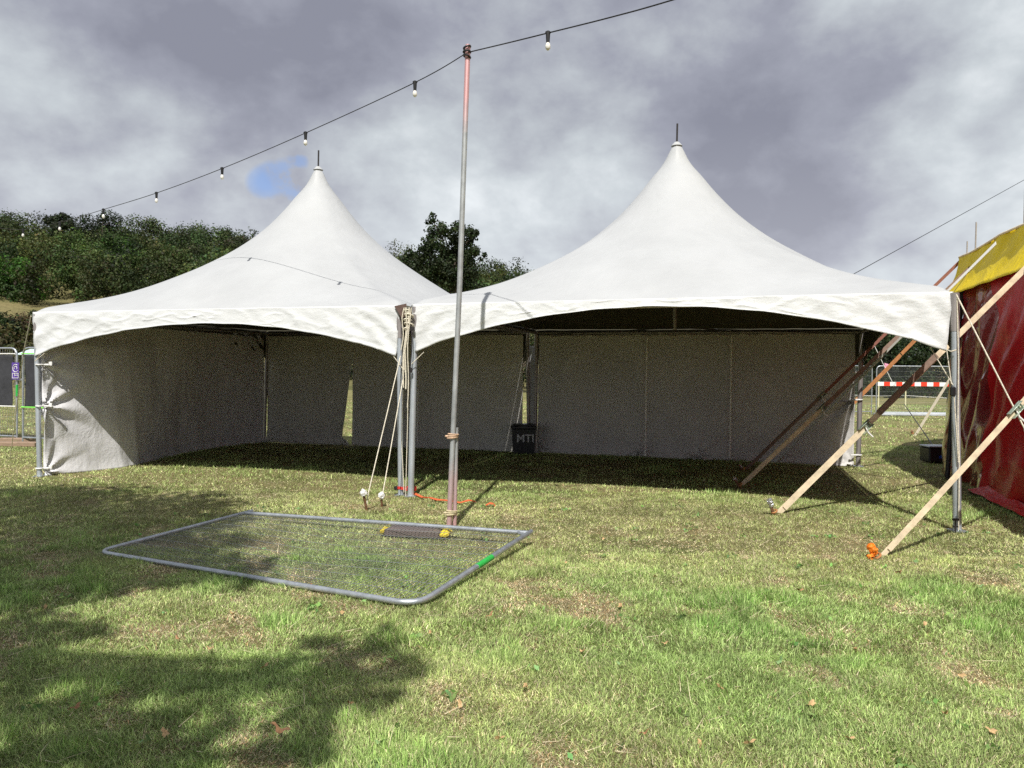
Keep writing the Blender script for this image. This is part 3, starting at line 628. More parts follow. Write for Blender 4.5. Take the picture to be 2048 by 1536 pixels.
# left side wall
A = (-6.82, 11.10, 0); B = (-5.46, 16.80, 0)
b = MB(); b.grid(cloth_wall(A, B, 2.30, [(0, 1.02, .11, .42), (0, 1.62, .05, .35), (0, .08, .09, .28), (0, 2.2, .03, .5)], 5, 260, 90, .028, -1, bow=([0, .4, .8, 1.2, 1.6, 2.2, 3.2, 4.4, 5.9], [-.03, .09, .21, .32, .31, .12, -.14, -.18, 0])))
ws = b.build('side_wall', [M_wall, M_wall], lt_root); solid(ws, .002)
for z in (1.02, 1.62, .12):
  b = MB(); b.box((-6.745, 11.08, z), (.09, .03, .03), bev=.008); b.torus((-6.83, 11.06, z), .045, .012); b.box((-6.69, 11.09, z + .015), (.05, .02, .06), bev=.005)
  b.build('wall_clamp', M_white, lt_root)
b = MB(); b.box(at(97, 726, 11.35), (.075, .006, .045)); tg = b.build('maker_tag', M_black, lt_root)
# left tent back wall in two panels with the parted seam between them
A = np.array((-5.40, 16.85, 0)); B = np.array((.30, 15.06, 0)); t0 = .352
def edgeL(U, Z):
    w = np.clip((U - (t0 - .10)) / .10, 0, 1) ** 2; a = np.clip((1.85 - Z) / 1.7, 0, 1) * np.clip(Z / .18, .2, 1)
    return -.19 * a * w, .10 * w * a
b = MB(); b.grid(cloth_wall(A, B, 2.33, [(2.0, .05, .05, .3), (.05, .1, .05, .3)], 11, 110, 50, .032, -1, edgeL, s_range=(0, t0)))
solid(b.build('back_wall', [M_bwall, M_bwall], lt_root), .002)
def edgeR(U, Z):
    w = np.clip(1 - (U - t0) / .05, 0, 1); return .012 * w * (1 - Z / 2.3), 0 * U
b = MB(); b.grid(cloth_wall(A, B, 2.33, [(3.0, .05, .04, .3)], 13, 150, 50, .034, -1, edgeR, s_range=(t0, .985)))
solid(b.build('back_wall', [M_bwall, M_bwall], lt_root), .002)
M_cord = mat('white_cord', (.92, .90, .84), .7)
def lace(p, z1, z0, par, kn=True):
    b = MB(); b.tube([(p[0], p[1], z1), (p[0] - .01, p[1] - .01, (z1 + z0) / 2), (p[0] - .015, p[1] - .03, z0)], .017, 6)
    if kn: b.sphere((p[0] - .015, p[1] - .03, z0 + .05), .022, 8, 6, (1, 1, 2))
    return b.build('lacing_cord', M_cord, par)
q = at(842, 700, 15.85); lace((q.x, 15.46), 1.95, .15, lt_root)
# right tent back wall
A = np.array((.52, 15.10, 0)); B = np.array((5.92, 13.22, 0))
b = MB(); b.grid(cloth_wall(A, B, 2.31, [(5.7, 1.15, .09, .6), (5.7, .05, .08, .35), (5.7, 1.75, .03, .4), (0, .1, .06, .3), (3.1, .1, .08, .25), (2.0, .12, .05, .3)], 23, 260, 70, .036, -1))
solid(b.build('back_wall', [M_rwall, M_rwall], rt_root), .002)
for px in (1290, 1457):
    d = (px - 1024) / FPX; s = ( (A[0] - d * A[1]) / (d * (B[1] - A[1]) - (B[0] - A[0])) ); p = A + (B - A) * s; lace((p[0] + .0, p[1] - .17), 2.25, .05, rt_root)
b = MB(); r = np.random.default_rng(2)
pts = [Vector((A[0] + (B[0] - A[0]) * s, A[1] + (B[1] - A[1]) * s - .03, 2.30 - .03 * (i % 2))) for i, s in enumerate(np.linspace(.02, .98, 25))]
b.tube(pts, .007, 6); b.build('lacing_cord', M_rope, rt_root)
for z in (1.15, 1.62, .2):
    b = MB(); b.box((5.90, 13.12, z), (.16, .03, .03), bev=.007); b.torus((5.97, 13.15, z), .05, .012); b.build('wall_clamp', M_white, rt_root)
# pale strip added outside the back wall slit to stand in for bright daylight
b = MB(); b.grid(cloth_wall((.34, 15.17, 0), (.47, 15.21, 0), 2.1, [], 31, 12, 40, .01, -1, zb=.3)); solid(b.build('added_slit_strip', [M_roof, M_roof], lt_root), .002)
# valance tie cords
def cord(pts, par, rr=.0045, m=None, name='tie_cord'): b = MB(); b.tube(pts, rr, 6); return b.build(name, m or M_rope, par)
cord([at(778, 700, 9.7), at(806, 738, 9.62)], lt_root); cord([at(848, 704, 9.5), at(823, 728, 9.5)], rt_root)
cord([at(1860, 694, 7.85), at(1906, 770, 7.66)], rt_root); cord([at(1893, 697, 7.7), at(1903, 768, 7.63)], rt_root)
cord([at(1895, 700, 7.66), at(1902, 703, 7.60), at(1912, 700, 7.62)], rt_root, .007)
cord([at(80, 708, 11.0), at(70, 722, 10.98), at(90, 706, 11.0)], lt_root, .006)
b = MB(); b.box(at(1906, 783, 7.62), (.05, .04, .10), bev=.012); b.build('tension_buckle', M_black, rt_root)
cord([at(1914, 590, 7.65), at(1917, 720, 7.63), at(1916, 850, 7.62), at(1919, 925, 7.62), at(1917, 1060, 7.63)], rt_root, .006)
cord([at(1908, 790, 7.62), at(1913, 860, 7.62), at(1917, 925, 7.62)], rt_root, .005)
b = MB(); g = Vector((4.44, 7.62, 0)); b.tube([g, g + Vector((0, 0, .13))], .009, 6); b.box(g + Vector((0, 0, .13)), (.06, .02, .02)); b.box(g + Vector((0, 0, .06)), (.05, .02, .015))
tag(b.build('tent_peg', M_dark, smooth=False, loc=g), 'small dark iron peg at the foot of the right front tent leg', 'peg')

# ropes bundled on the paired centre legs, straps at their feet
rb = empty('rope_bundle', (-1.33, 9.55, 0), 'cream ropes tied in a bundle down the paired centre legs', 'rope')
r = np.random.default_rng(9)
for k, (x0, x1, y1, rr) in enumerate([(812, 806, 775, .008), (816, 810, 778, .009), (820, 814, 815, .006), (808, 803, 700, .006), (824, 820, 760, .006), (814, 809, 740, .007)]):
    pts = []
    for j in range(9):
        t = j / 8; y = 615 + (y1 - 615) * t; x = x0 + (x1 - x0) * t + 3 * math.sin(t * 7 + k) * (1 - t * .5); pts.append(at(x, y, 9.50 - .02 * (k % 3)))
    b = MB(); b.tube(pts, rr, 7); b.build('rope', M_rope if k != 4 else M_dark, rb)
b = MB()
for k in range(5): b.torus(at(815 + k % 2 * 3, 622 + k * 9, 9.52), .045 + .012 * (k % 2), .010, Vector((.2 * (k % 2), .3, 1)).normalized())
b.build('knot', M_rope, rb)
b = MB(); b.tube([at(817, 725, 9.52), at(815, 850, 9.52), at(811, 1000, 9.52)], .005, 6); b.tube([at(806, 780, 9.54), at(803, 880, 9.56), at(808, 985, 9.54)], .005, 6); b.build('rope', M_rope, rb)
for c_, z_ in ((at(822, 657, 9.50), (.09, .04, .05)), (at(806, 662, 9.55), (.04, .04, .09)), (at(822, 740, 9.5), (.035, .03, .06)), (at(811, 752, 9.5), (.03, .03, .08))): b = MB(); b.box(c_, z_, bev=.008); b.build('clamp', M_dark, rb)
b = MB(); b.add([at(789, 612, 9.62), at(813, 607, 9.56), at(813, 632, 9.56), at(803, 636, 9.58), at(789, 614, 9.66), at(813, 609, 9.62), at(813, 632, 9.62), at(803, 636, 9.63)], [(0, 1, 2, 3), (7, 6, 5, 4), (0, 4, 5, 1), (1, 5, 6, 2), (2, 6, 7, 3), (3, 7, 4, 0)])
b.build('corner_fold', mat('brown_lining', (.12, .075, .06), .7, noise=(30, .3, 3)), rb, False)
gm = G(813, 990); b = MB()
pts = [Vector((gm.x + .125 * math.cos(q), gm.y + .065 * math.sin(q), .085 + .012 * math.sin(q * 2))) for q in np.linspace(0, 2 * math.pi, 25)]
b.ribbon(pts, .035, Vector((0, 0, 1)), .004); s1 = b.build('leg_strap', M_redstrap, loc=gm); tag(s1, 'red strap cinched round the feet of the paired centre legs', 'strap')
b = MB(); b.box((gm.x - .13, gm.y - .02, .09), (.05, .04, .05), bev=.01); b.build('buckle', M_dark, s1)
b = MB(); pr = [G(828, 990), G(845, 1000), G(860, 997), G(875, 1003), G(890, 1006), G(905, 1004), G(920, 1009), G(938, 1006), G(952, 1005)]
pr = [Vector((p.x, p.y, .022 + .014 * math.sin(i * 2.1))) for i, p in enumerate(pr)]
b.ribbon(pr, .034, Vector((.2, 1, .25)), .004); g = pr[0]; tag(b.build('strap_tail', M_ostrap, loc=g), 'orange strap tail lying crumpled in the grass between centre legs and light pole', 'strap')
b = MB(); p0 = G(980, 1013); b.ribbon([p0 + Vector((-.05, 0, .015)), p0 + Vector((0, 0, .04)), p0 + Vector((.04, .0, .03)), p0 + Vector((.06, .01, .01))], .04, Vector((.2, 1, .3)), .004)
tag(b.build('strap_end', M_ostrap, loc=p0), 'small loose orange strap end in the grass right of the light pole', 'strap')

# guy ropes to the two white-capped stakes
for i, (sx, sy, tx, ty, bx, by, lab, rl) in enumerate([(727, 988, 801, 712, 735, 1020, 'left one of two iron stakes with a crumpled white cap', 'cream guy rope from the centre legs to the left white capped stake'),
                                             (763, 993, 811, 730, 764, 1012, 'right one of two iron stakes with a crumpled white cap', 'cream guy rope from the centre legs to the right white capped stake')]):
    base = G(bx, by, .0); top = at(sx, sy, base.y - .06)
    e = empty('ground_stake', base, lab, 'stake', 'white capped stakes')
    b = MB(); b.tube([base - Vector((0, 0, .05)), top], .014, 8); b.build('shaft', M_rust, e)
    b = MB(); crumple(b, top + Vector((0, 0, .012)), .036, (1, 1, 1.15), 5 + i, .15); b.build('cap', M_white, e, False)
    b = MB(); lo = at(737 if i == 0 else 765, 985 + 5 * i, base.y); b.tube([lo, at(tx, ty, 9.6)], .0062, 7); b.tube([lo, base.lerp(top, .25)], .007, 6)
    tag(b.build('guy_rope', M_rope, loc=lo), rl, 'rope', 'guy ropes at the centre legs')
# left corner guy, right corner guy, far stays
def rope(name, pts, rr, m, label, cat='rope', group=None):
    b = MB(); b.tube(pts, rr, 6); return tag(b.build(name, m, loc=pts[0]), label, cat, group)
rope('guy_rope', [at(62, 632, 11.05), at(47, 706, 11.6), G(20, 920)], .007, M_rope, 'thin tan guy rope running down left from the left tent corner')
rope('guy_rope', [at(1912, 588, 7.66), at(2048, 855, 7.0), G(2110, 1075)], .0075, M_rope, 'white guy rope running down right from the right tent corner past the red tent')
rope('stay_wire', [at(1640, 585, 20), at(1722, 540, 22), at(2048, 360, 30), at(2200, 270, 34)], .011, M_black, 'thin dark stay wire rising across the sky towards the red tent', 'wire')
g2 = G(1905, 945)
rope('guy_line', [at(1808, 808, 24), at(1850, 868, 18), at(1880, 912, 15)], .012, M_black, 'dark line slanting down to the black case by the red tent', 'line')

# ------------------------------------------------------------------ light pole and string lights
pb = G(898, 1052); ptop = at(936, 90, pb.y + .05)
lp = empty('light_pole', pb, 'tall grey scaffold pole with pink painted ends carrying the string lights', 'pole')
M_pole = bpy.data.materials.new('scaffold_tube'); M_pole.use_nodes = True; t = M_pole.node_tree; pbs = t.nodes['Principled BSDF']; pbs.inputs['Roughness'].default_value = .5; pbs.inputs['Metallic'].default_value = .45
tcn = t.nodes.new('ShaderNodeTexCoord'); sp = t.nodes.new('ShaderNodeSeparateXYZ'); t.links.new(tcn.outputs['Object'], sp.inputs[0])
nzz = N(t, 'ShaderNodeTexNoise', i_Scale=6.0, i_Detail=6.0, i_Roughness=.7); t.links.new(tcn.outputs['Object'], nzz.inputs['Vector'])
zz_ = math_(t, 'ADD', sp.outputs[2], math_(t, 'MULTIPLY', nzz.outputs[0], .5))
pink = ramp(t, math_(t, 'DIVIDE', zz_, 5.5), [(.0, (.7, .7, .7)), (.13, (.35, .35, .35)), (.17, (0, 0, 0)), (.76, (0, 0, 0))]); pk2 = ramp(t, math_(t, 'DIVIDE', zz_, 5.5), [(.76, (0, 0, 0)), (.84, (.75, .75, .75))])
pm = mixc(t, 1, pink, pk2, 'ADD'); gcol = ramp(t, nzz.outputs[0], [(.3, (.30, .31, .31)), (.7, (.50, .52, .52))])
t.links.new(mixc(t, pm, gcol, (.74, .36, .36)), pbs.inputs['Base Color'])
b = MB(); b.tube([pb, pb.lerp(ptop, .5) + Vector((.012, 0, 0)), ptop], .027, 14); b.build('pole', M_pole, lp)
b = MB(); s0 = pb + Vector((.055, .03, 0)); s1_ = at(913, 855, pb.y + .05); b.tube([s0, s1_], .021, 12); b.build('stub_pole', M_pole, lp)
for y, x, rr in ((872, 905, .055), (1025, 902, .055)):
    b = MB(); c = at(x, y, pb.y + .015)
    for k in range(3): b.torus(c + Vector((.004 * k, 0, .018 * k - .018)), rr, .009, Vector((.08 * (k - 1), .05, 1)).normalized(), sq=.75)
    b.box(c + Vector((-rr, -.02, 0)), (.04, .03, .02), bev=.006); b.build('lashing', mat('pink_cord', (.62, .42, .28) if y == 872 else (.6, .52, .32), .8, noise=(50, .4, 3)), lp)
# string: bulbs 2 m apart
ls = empty('light_string', ptop, 'black festoon cable with clear bulbs strung over the tents from the light pole', 'string lights')
D0 = 8.16
def bulbpt(i, py): Y = D0 * (1 + .156 * i); px = (830 - 123.5 * i) / (1 + .156 * i); return at(px, py, Y)
bl = [(0, 165), (1, 266), (2, 337), (3, 386), (4, 419), (5, 445), (6, 459)]
wrap = at(935, 105, pb.y + .04)
cp = [wrap] + [bulbpt(i, y) for i, y in bl]
n7 = bulbpt(6, 459) + (bulbpt(6, 459) - bulbpt(5, 445)) + Vector((0, 0, .18)); cp += [n7]
def smooth_curve(P, n=14):
    out = []
    for i in range(len(P) - 1):
        p0 = P[max(i - 1, 0)]; p1 = P[i]; p2 = P[i + 1]; p3 = P[min(i + 2, len(P) - 1)]
        for j in range(n):
            t = j / n; out.append(.5 * ((2 * p1) + (p2 - p0) * t + (2 * p0 - 5 * p1 + 4 * p2 - p3) * t * t + (3 * p1 - p0 - 3 * p2 + p3) * t ** 3))
    return out + [P[-1]]
rp = [wrap, at(1015, 86, 7.2), at(1096, 66, 6.85), at(1220, 35, 6.4), at(1345, 0, 6.0), at(1700, -110, 5.0)]
b = MB(); b.tube(smooth_curve(cp), .0052, 7)
b.tube(smooth_curve(rp), .006, 7); b.build('cable', M_black, ls)
b = MB()
for k in range(3): b.torus(wrap + Vector((-.005, 0, .05 - .045 * k)), .036, .010, Vector((.35 * (k - 1), 0, 1)).normalized())
b.build('cable_wrap', M_black, ls)
for p in [bulbpt(i, y) for i, y in bl] + [at(1096, 66, 6.85)]:
    b = MB(); b.tube([p + Vector((0, 0, -.085)), p + Vector((0, 0, -.095)), p + Vector((0, 0, -.115)), p + Vector((0, 0, -.135)), p + Vector((0, 0, -.15)), p + Vector((0, 0, -.156))], [.013, .018, .024, .023, .013, .003], 12)
    bo = b.build('bulb', M_bulb, ls)
    b = MB(); b.tube([p + Vector((0, 0, .018)), p + Vector((0, 0, .012)), p + Vector((0, 0, -.02)), p + Vector((0, 0, -.085))], [.012, .021, .020, .016], 12); b.box(p + Vector((0, 0, .004)), (.05, .024, .018), bev=.004); b.build('socket', M_black, bo)

# ------------------------------------------------------------------ fence panel lying on the grass and its foot block
Af, Bf, Cf, Df = G(195, 1104, .012), G(490, 1026, .07), G(1058, 1066, .12), G(836, 1210, .035)
fl = empty('mesh_fence', (Af + Bf + Cf + Df) / 4 * Vector((1, 1, 0)) if False else Vector(((Af.x + Cf.x) / 2, (Af.y + Cf.y) / 2, 0)), 'galvanised mesh fence panel lying flat on the lawn in front of the tents', 'fence')
def corner(P, Q, Rr, rad, n=8):
    a = (P - Q).normalized(); c = (Rr - Q).normalized(); out = []
    s = Q + a * rad; e = Q + c * rad
    for i in range(n + 1):
        t = i / n; out.append((1 - t) ** 2 * s + 2 * t * (1 - t) * Q + t * t * e)
    return out
b = MB(); up_ = [Bf + (Bf - Af).normalized() * .10, Bf] + corner(Bf, Af, Df, .16) + corner(Af, Df, Cf, .20) + [Cf, Cf + (Cf - Df).normalized() * .06]
up2 = []
for i, p in enumerate(up_): up2.append(p)
b.tube(up2, .021, 12); b.tube([Bf + Vector((0, 0, 0)), Cf], .021, 12)
b.tube([Cf + (Bf - Cf) * .035, Cf + (Df - Cf) * .05], .016, 8)
b.build('frame', M_steel, fl)
b = MB(); r = np.random.default_rng(4)
def lerp2(s, t):                         # s along Bf->Cf, t towards the front
    return (Bf.lerp(Cf, s)).lerp(Af.lerp(Df, s), t) + Vector((0, 0, .012 * math.sin(s * 9) * math.sin(t * 3.1) - .03 * math.sin(t * 3.1) * math.sin(s * 3.1)))
ns = 86
for i in range(1, ns):
    s = i / ns; b.tube([lerp2(s, t) for t in (0, .25, .5, .75, 1)], .0022, 4, False)
for j in range(1, 10):
    t = j / 10; b.tube([lerp2(s, t) + Vector((0, 0, .004)) for s in np.linspace(0, 1, 15)], .0022, 4, False)
b.build('wire_mesh', M_wire, fl)
d_ = (Cf - Df).normalized(); c0 = Df.lerp(Cf, .52); b = MB(); b.tube([c0 - d_ * .14, c0 + d_ * .14], .0235, 12); b.build('tape_band', M_green, fl)
g0, g1 = G(757, 1074), G(890, 1081); dx = (g1 - g0).normalized(); dy = Vector((-dx.y, dx.x, 0)); cb = (g0 + g1) / 2 + dy * .10 + Vector((0, 0, .045))
fb = empty('fence_foot', (cb.x, cb.y, 0), 'dark recycled fence foot block with yellow ends under the fallen panel', 'fence foot')
b = MB(); Lb = (g1 - g0).length; b.box(cb, (Lb - .10, .21, .085), (dx, dy, Vector((0, 0, 1))), bev=.02); b.build('block', M_block, fb)
for s in (-1, 1): b = MB(); b.box(cb + dx * s * (Lb / 2 - .025), (.10 if s > 0 else .05, .205, .078), (dx, dy, Vector((0, 0, 1))), bev=.03); b.build('yellow_end', M_yellow, fb)

# ------------------------------------------------------------------ ratchet straps of the red tent and their stakes
def strap(base, end, w, mats, label, ratchet=None, group='ratchet straps of the red tent', brk=.6, hang=0.0, width2=None, side=None):
    base = Vector(base); end = Vector(end); d = end - base; side = side or d.cross(Vector((0, 1, 0))).normalized()
    e = empty('ratchet_strap', base, label, 'strap', group)
    p = lambda t: base.lerp(end, t) - Vector((0, 0, hang * 4 * t * (1 - t)))
    k = ratchet if ratchet else brk
    b = MB(); b.ribbon([p(t) for t in np.linspace(.0, k, 8)], w, side); b.ribbon([p(t) + Vector((.01, -.012, .004)) for t in np.linspace(0.02, k * .98, 8)], w * .92, side); b.build('webbing', mats[0], e)
    b = MB(); b.ribbon([p(t) for t in np.linspace(k + .004, 1, 8)], width2 or w, side); b.build('webbing', mats[1], e)
    if ratchet:
        c = p(ratchet) + Vector((-.01, -.03, 0)); t = d.normalized(); nn = t.cross(side).normalized()
        b = MB()
        for s in (-1, 1): b.box(c + side * s * (w * .5 + .004) , (.17, .006, .05), (t, side, nn), bev=.002)
        b.tube([c - side * w * .6, c + side * w * .6], .016, 10); b.tube([c - side * w * .6 + t * .06, c + side * w * .6 + t * .06], .008, 8)
        b.box(c + t * .03 - nn * .03, (.10, w * .8, .012), (t, side, nn), bev=.003); rr = b.build('ratchet', M_ratchet, e)
        b = MB(); b.tube([c + side * w * .3, c + side * .05 - Vector((-.05, .02, .10))], .007, 8); b.tube([c + side * .05 - Vector((-.05, .02, .10)), c + side * .08 - Vector((-.12, .03, .17))], .009, 8); b.build('handle', M_white, rr)
    return e
M_ratchet = mat('zinc_ratchet', (.42, .50, .40), .4, metal=.6, noise=(40, .5, 4))
sA, sB, sC, sD = G(1762, 1114), G(1556, 1027), G(1483, 970), G(1492, 938)
strap(sA, (6.15, 7.05, 3.02), .044, (M_web, M_web), 'nearest tan ratchet strap crossing in front of the right tent leg', .43, hang=.03)
strap(sB, at(2066, 522, 8.8), .066, (M_web, M_web), 'wide tan ratchet strap running under the right tent corner to a silver capped stake', .34)
p_ = G(1556, 1027); b_ = Vector(sB); e_ = at(2066, 522, 8.8)
strap(b_.lerp(e_, .39) + Vector((-.015, -.02, .008)), b_.lerp(e_, .62) + Vector((-.015, -.02, .008)), .069, (M_webdark, M_webdark), 'brown sleeve strap lying on the wide tan strap above its ratchet', None)
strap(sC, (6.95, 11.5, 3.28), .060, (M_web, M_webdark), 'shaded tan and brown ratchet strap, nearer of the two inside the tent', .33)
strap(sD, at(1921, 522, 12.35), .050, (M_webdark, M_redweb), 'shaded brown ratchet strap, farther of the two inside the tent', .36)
strap(G(1590, 925), (8.3, 13.9, 3.25), .065, (M_orange, M_orange), 'orange ratchet strap behind the open right side of the tent', side=Vector((.3, 0, 1)))
strap(G(1550, 925), at(1992, 486, 9.0), .05, (M_wweb, M_wweb), 'thin white strap crossing the yellow band of the red tent', side=Vector((.3, 0, 1)))
strap(G(1830, 871), (12.1, 19.6, 3.0), .06, (M_rope, M_rope), 'far pale strap pegged in the grass beyond the tent')
def stake(base, top, label, capm, rr=.018, cap=.03, group=None):
    base = Vector(base); top = Vector(top); e = empty('ground_stake', base, label, 'stake', group)
    b = MB(); b.tube([base - Vector((0, 0, .06)), top], rr, 9); b.build('shaft', M_rust, e)
    d = (top - base).normalized(); b = MB(); crumple(b, top - d * .02, cap * 1.05, (1, 1, 1), int(base.x * 50), .16); crumple(b, top - d * .06, cap * .9, (1, 1, 1.1), int(base.x * 50) + 1, .16); b.build('cap', capm, e, False)
    b = MB(); b.torus(base.lerp(top, .25), .03, .010, d); b.build('strap_loop', M_orange, e)
g = G(1552, 1030); stake(g, at(1538, 1000, g.y - .04), 'rusty stake with a crumpled silver cap on the sunlit grass', M_silver, .018, .032)
g = G(1484, 974); stake(g, at(1467, 955, g.y - .04), 'silver topped stake in the tent shadow, nearer of two', M_silver, .018, .022)
g = G(1490, 940); stake(g, at(1478, 930, g.y - .04), 'silver topped stake in the tent shadow, farther of two', M_silver, .018, .02)
g = G(1758, 1118); stake(g, at(1741, 1092, g.y - .03), 'stake with a bright orange cloth cap in the foreground right', M_orangecap, .016, .034)
b = MB(); c = at(1745, 1102, g.y - .04); r = np.random.default_rng(12)
for k in range(6): q = r.uniform(0, 6.28); crumple(b, c + Vector((.022 * math.cos(q), .022 * math.sin(q), .035 - .022 * k)), .022, (1, 1, .9), 60 + k, .3, 9, 7)
tag(b.build('orange_rag', mat('orange_rag_cloth', (.90, .25, .02), .7, noise=(45, .7, 2)), loc=c, smooth=False), 'bright orange rag tied round the foreground right stake', 'rag')
g = G(1826, 868); stake(g, at(1823, 862, g.y), 'small far stake at the foot of the pale strap', M_rust, .02, .03)

# ------------------------------------------------------------------ the red and yellow tent
rtt = empty('circus_tent', (6.8, 11, 0), 'red vinyl sided tent with a bright yellow eave band at the right edge', 'tent')
cor = [(9.0, .9), (6.2, 2.6), (5.0, 5.2), (5.62, 7.2), (6.28, 9.6), (7.02, 12.2), (9.0, 15.2), (12.0, 17.6), (15.5, 18.6)]
def along(cor, n, sub=14):
    P = []
    for i in range(len(cor) - 1):
        for j in range(sub): t = j / sub; P.append((cor[i][0] * (1 - t) + cor[i + 1][0] * t, cor[i][1] * (1 - t) + cor[i + 1][1] * t))
    return np.array(P + [cor[-1]])
def skin(cor, z0f, z1f, amp, seed, nv=36, sub=40, out=0.0, flare=0.0):
    P = along(cor, 0, sub); n = len(P); T = np.gradient(P, axis=0); T /= np.linalg.norm(T, axis=1)[:, None]; Nn = np.stack([-T[:, 1], T[:, 0]], 1)
    s = np.concatenate([[0], np.cumsum(np.hypot(*np.diff(P, axis=0).T))]); v = np.linspace(0, 1, nv); S, V = np.meshgrid(s, v)
    Z = z0f(s)[None] * (1 - V) + z1f(s)[None] * V
    d = out + flare * (1 - V) ** 2 + amp * (np.sin(S * 5.5 + 2 * vnoise(S, Z * .5, seed)) * .5 * (1 - .5 * V) + 1.0 * fbm(S * 1.6 + Z * 1.1, Z * .9 - S * .3, seed, 4) + .6 * np.sin((S + .8 * Z) * 8 + 3 * vnoise(S * 1.2, Z * .8, seed + 2)) * np.clip(.5 + vnoise(S * .9, Z * .9, seed + 6), 0, 1) + .5 * np.exp(-8 * np.abs(vnoise(S * 1.3 + Z * 1.2, Z * .9, seed + 4))))
    X = P[:, 0][None] + Nn[:, 0][None] * d; Y = P[:, 1][None] + Nn[:, 1][None] * d
    return np.dstack([X, Y, Z]), s
EZ = 3.0
def ez(s): return EZ + .03 * np.abs(np.sin(s * 1.25))
G1, s = skin(cor[:6] , lambda s: .02 + 0 * s, ez, .07, 3, 44, 60, 0, .12)
# the right, opaque red part and the shiny maroon part to its left meet at a straight seam
nr = G1.shape[1]; cut = int(nr * .856)
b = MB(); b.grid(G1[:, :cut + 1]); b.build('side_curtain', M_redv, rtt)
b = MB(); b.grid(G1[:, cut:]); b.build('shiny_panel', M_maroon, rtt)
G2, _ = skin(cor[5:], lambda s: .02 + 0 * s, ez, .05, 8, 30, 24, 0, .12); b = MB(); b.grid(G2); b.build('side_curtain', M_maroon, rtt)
Gh, s = skin(cor[:6], lambda s: .03 + 0 * s, lambda s: .10 + .02 * np.sin(s * 3), .03, 14, 8, 60, .10, .20); b = MB(); b.grid(Gh[:, :cut]); b.build('ground_hem', mat('red_hem', (.62, .02, .012), .38, bump=[(5, .05, (1, 1, 1), 4)]), rtt)
Y1, s = skin(cor, lambda s: EZ - .20 - .0 * s, lambda s: EZ + .42 + .04 * np.abs(np.sin(s * 1.25)), .018, 19, 14, 40, -.06, .24); b = MB(); b.grid(Y1); solid(b.build('eave_band', [M_yelv, M_yelv], rtt), .004)
# roof rising away from the band
Pt = Y1[-1]; apex = np.array([14.0, 7.0, 7.5]); v = np.linspace(0, 1, 18)[:, None, None]; Rf = Pt[None] * (1 - v) + apex[None, None] * v; Rf[..., 2] -= (1.6 * v * (1 - v))[..., 0]
b = MB(); b.grid(Rf); b.build('roof', mat('roof_vinyl', (.6, .46, .02), .45, noise=(2, .1, 3)), rtt)
for (x, y, h) in [(6.62, 9.95, 4.0), (7.35, 12.2, 4.02), (8.1, 13.7, 3.98)]:
    b = MB(); b.tube([(x, y, 0), (x, y, h - .75)], .03, 8); b.tube([(x, y, h - .75), (x + .01, y, h)], .011, 8); b.build('side_pole', M_alu_old, rtt)
b = MB(); b.tube([(6.62, 11.6, 0), (6.86, 11.7, 2.95)], .035, 10); b.build('side_pole', M_dark, rtt)
b = MB(); b.tube([tuple(q) for q in Y1[-1][::10]], .016, 6); b.build('edge_rope', M_web, rtt)

# ------------------------------------------------------------------ far fences
def fence_panel(P0, P1, hgt, label, group, wires=36, horiz=9, col=M_steel, zb=.12):
    P0 = Vector(P0); P1 = Vector(P1); d = (P1 - P0); e = empty('mesh_fence', P0.lerp(P1, .5), label, 'fence', group)
    t0 = Vector((P0.x, P0.y, hgt)); t1 = Vector((P1.x, P1.y, hgt)); b = MB()
    b.tube([P0] + [P0 + Vector((0, 0, .5))] + corner(P0, t0, t1, .18) + corner(t0, t1, P1, .18) + [P1 + Vector((0, 0, .5)), P1], .021, 10)
    b.tube([P0 + Vector((0, 0, zb)), P1 + Vector((0, 0, zb))], .019, 8); b.build('frame', col, e)
    b = MB()
    for i in range(1, wires): q = P0 + d * (i / wires); b.tube([q + Vector((0, 0, zb)), Vector((q.x, q.y, hgt - .02))], .0022, 4, False)
    for j in range(1, horiz): z = zb + (hgt - zb) * j / horiz; b.tube([P0 + Vector((0, 0, z)), P1 + Vector((0, 0, z))], .0028, 4, False)
    b.build('wire_mesh', M_wire, e)
    return e
L0, L1, L2 = G(-330, 868), G(34, 884), G(46, 886); L3 = G(250, 900); L3 = L2 + (L1 - L0).normalized() * 3.4 + Vector((0, -.3, 0))
e1 = fence_panel(L0, L1, 2.0, 'mesh fence panel with dark scrim at the left edge', None, 84)
e2 = fence_panel(L2, L3, 2.0, 'mesh fence panel with dark scrim running behind the left tent corner', None, 84)
for e, P0, P1 in ((e1, L0, L1), (e2, L2, L3)):
    d = (P1 - P0).normalized(); nrm = Vector((d.y, -d.x, 0)); P = np.zeros((24, 70, 3)); r_ = np.linspace(.03, .985, 70)
    for j, v in enumerate(np.linspace(.76, 1.86, 24)):
        for i, s in enumerate(r_): p = P0.lerp(P1, s); dd = .03 + .02 * float(vnoise(s * 9, v * 3, 4)); P[j, i] = (p.x + nrm.x * dd, p.y + nrm.y * dd, v)
    b = MB(); b.grid(P); sc = b.build('scrim', [M_scrim, M_scrim], e); solid(sc, .002)
    b = MB(); b.tube([P0 + nrm * .035 + Vector((0, 0, 1.88)), P1 + nrm * .035 + Vector((0, 0, 1.88))], .012, 6); b.tube([P0 + nrm * .035 + Vector((0, 0, .76)), P1 + nrm * .035 + Vector((0, 0, .76))], .014, 6)
    b.build('scrim_hem', M_white if e is e1 else mat('lime_hem', (.25, .8, .12), .5), sc)
b = MB(); b.tube([L1 + Vector((.02, -.03, .98)), L1 + Vector((.02, -.03, 1.22))], .026, 10); b.build('tape_band', M_green, e1)
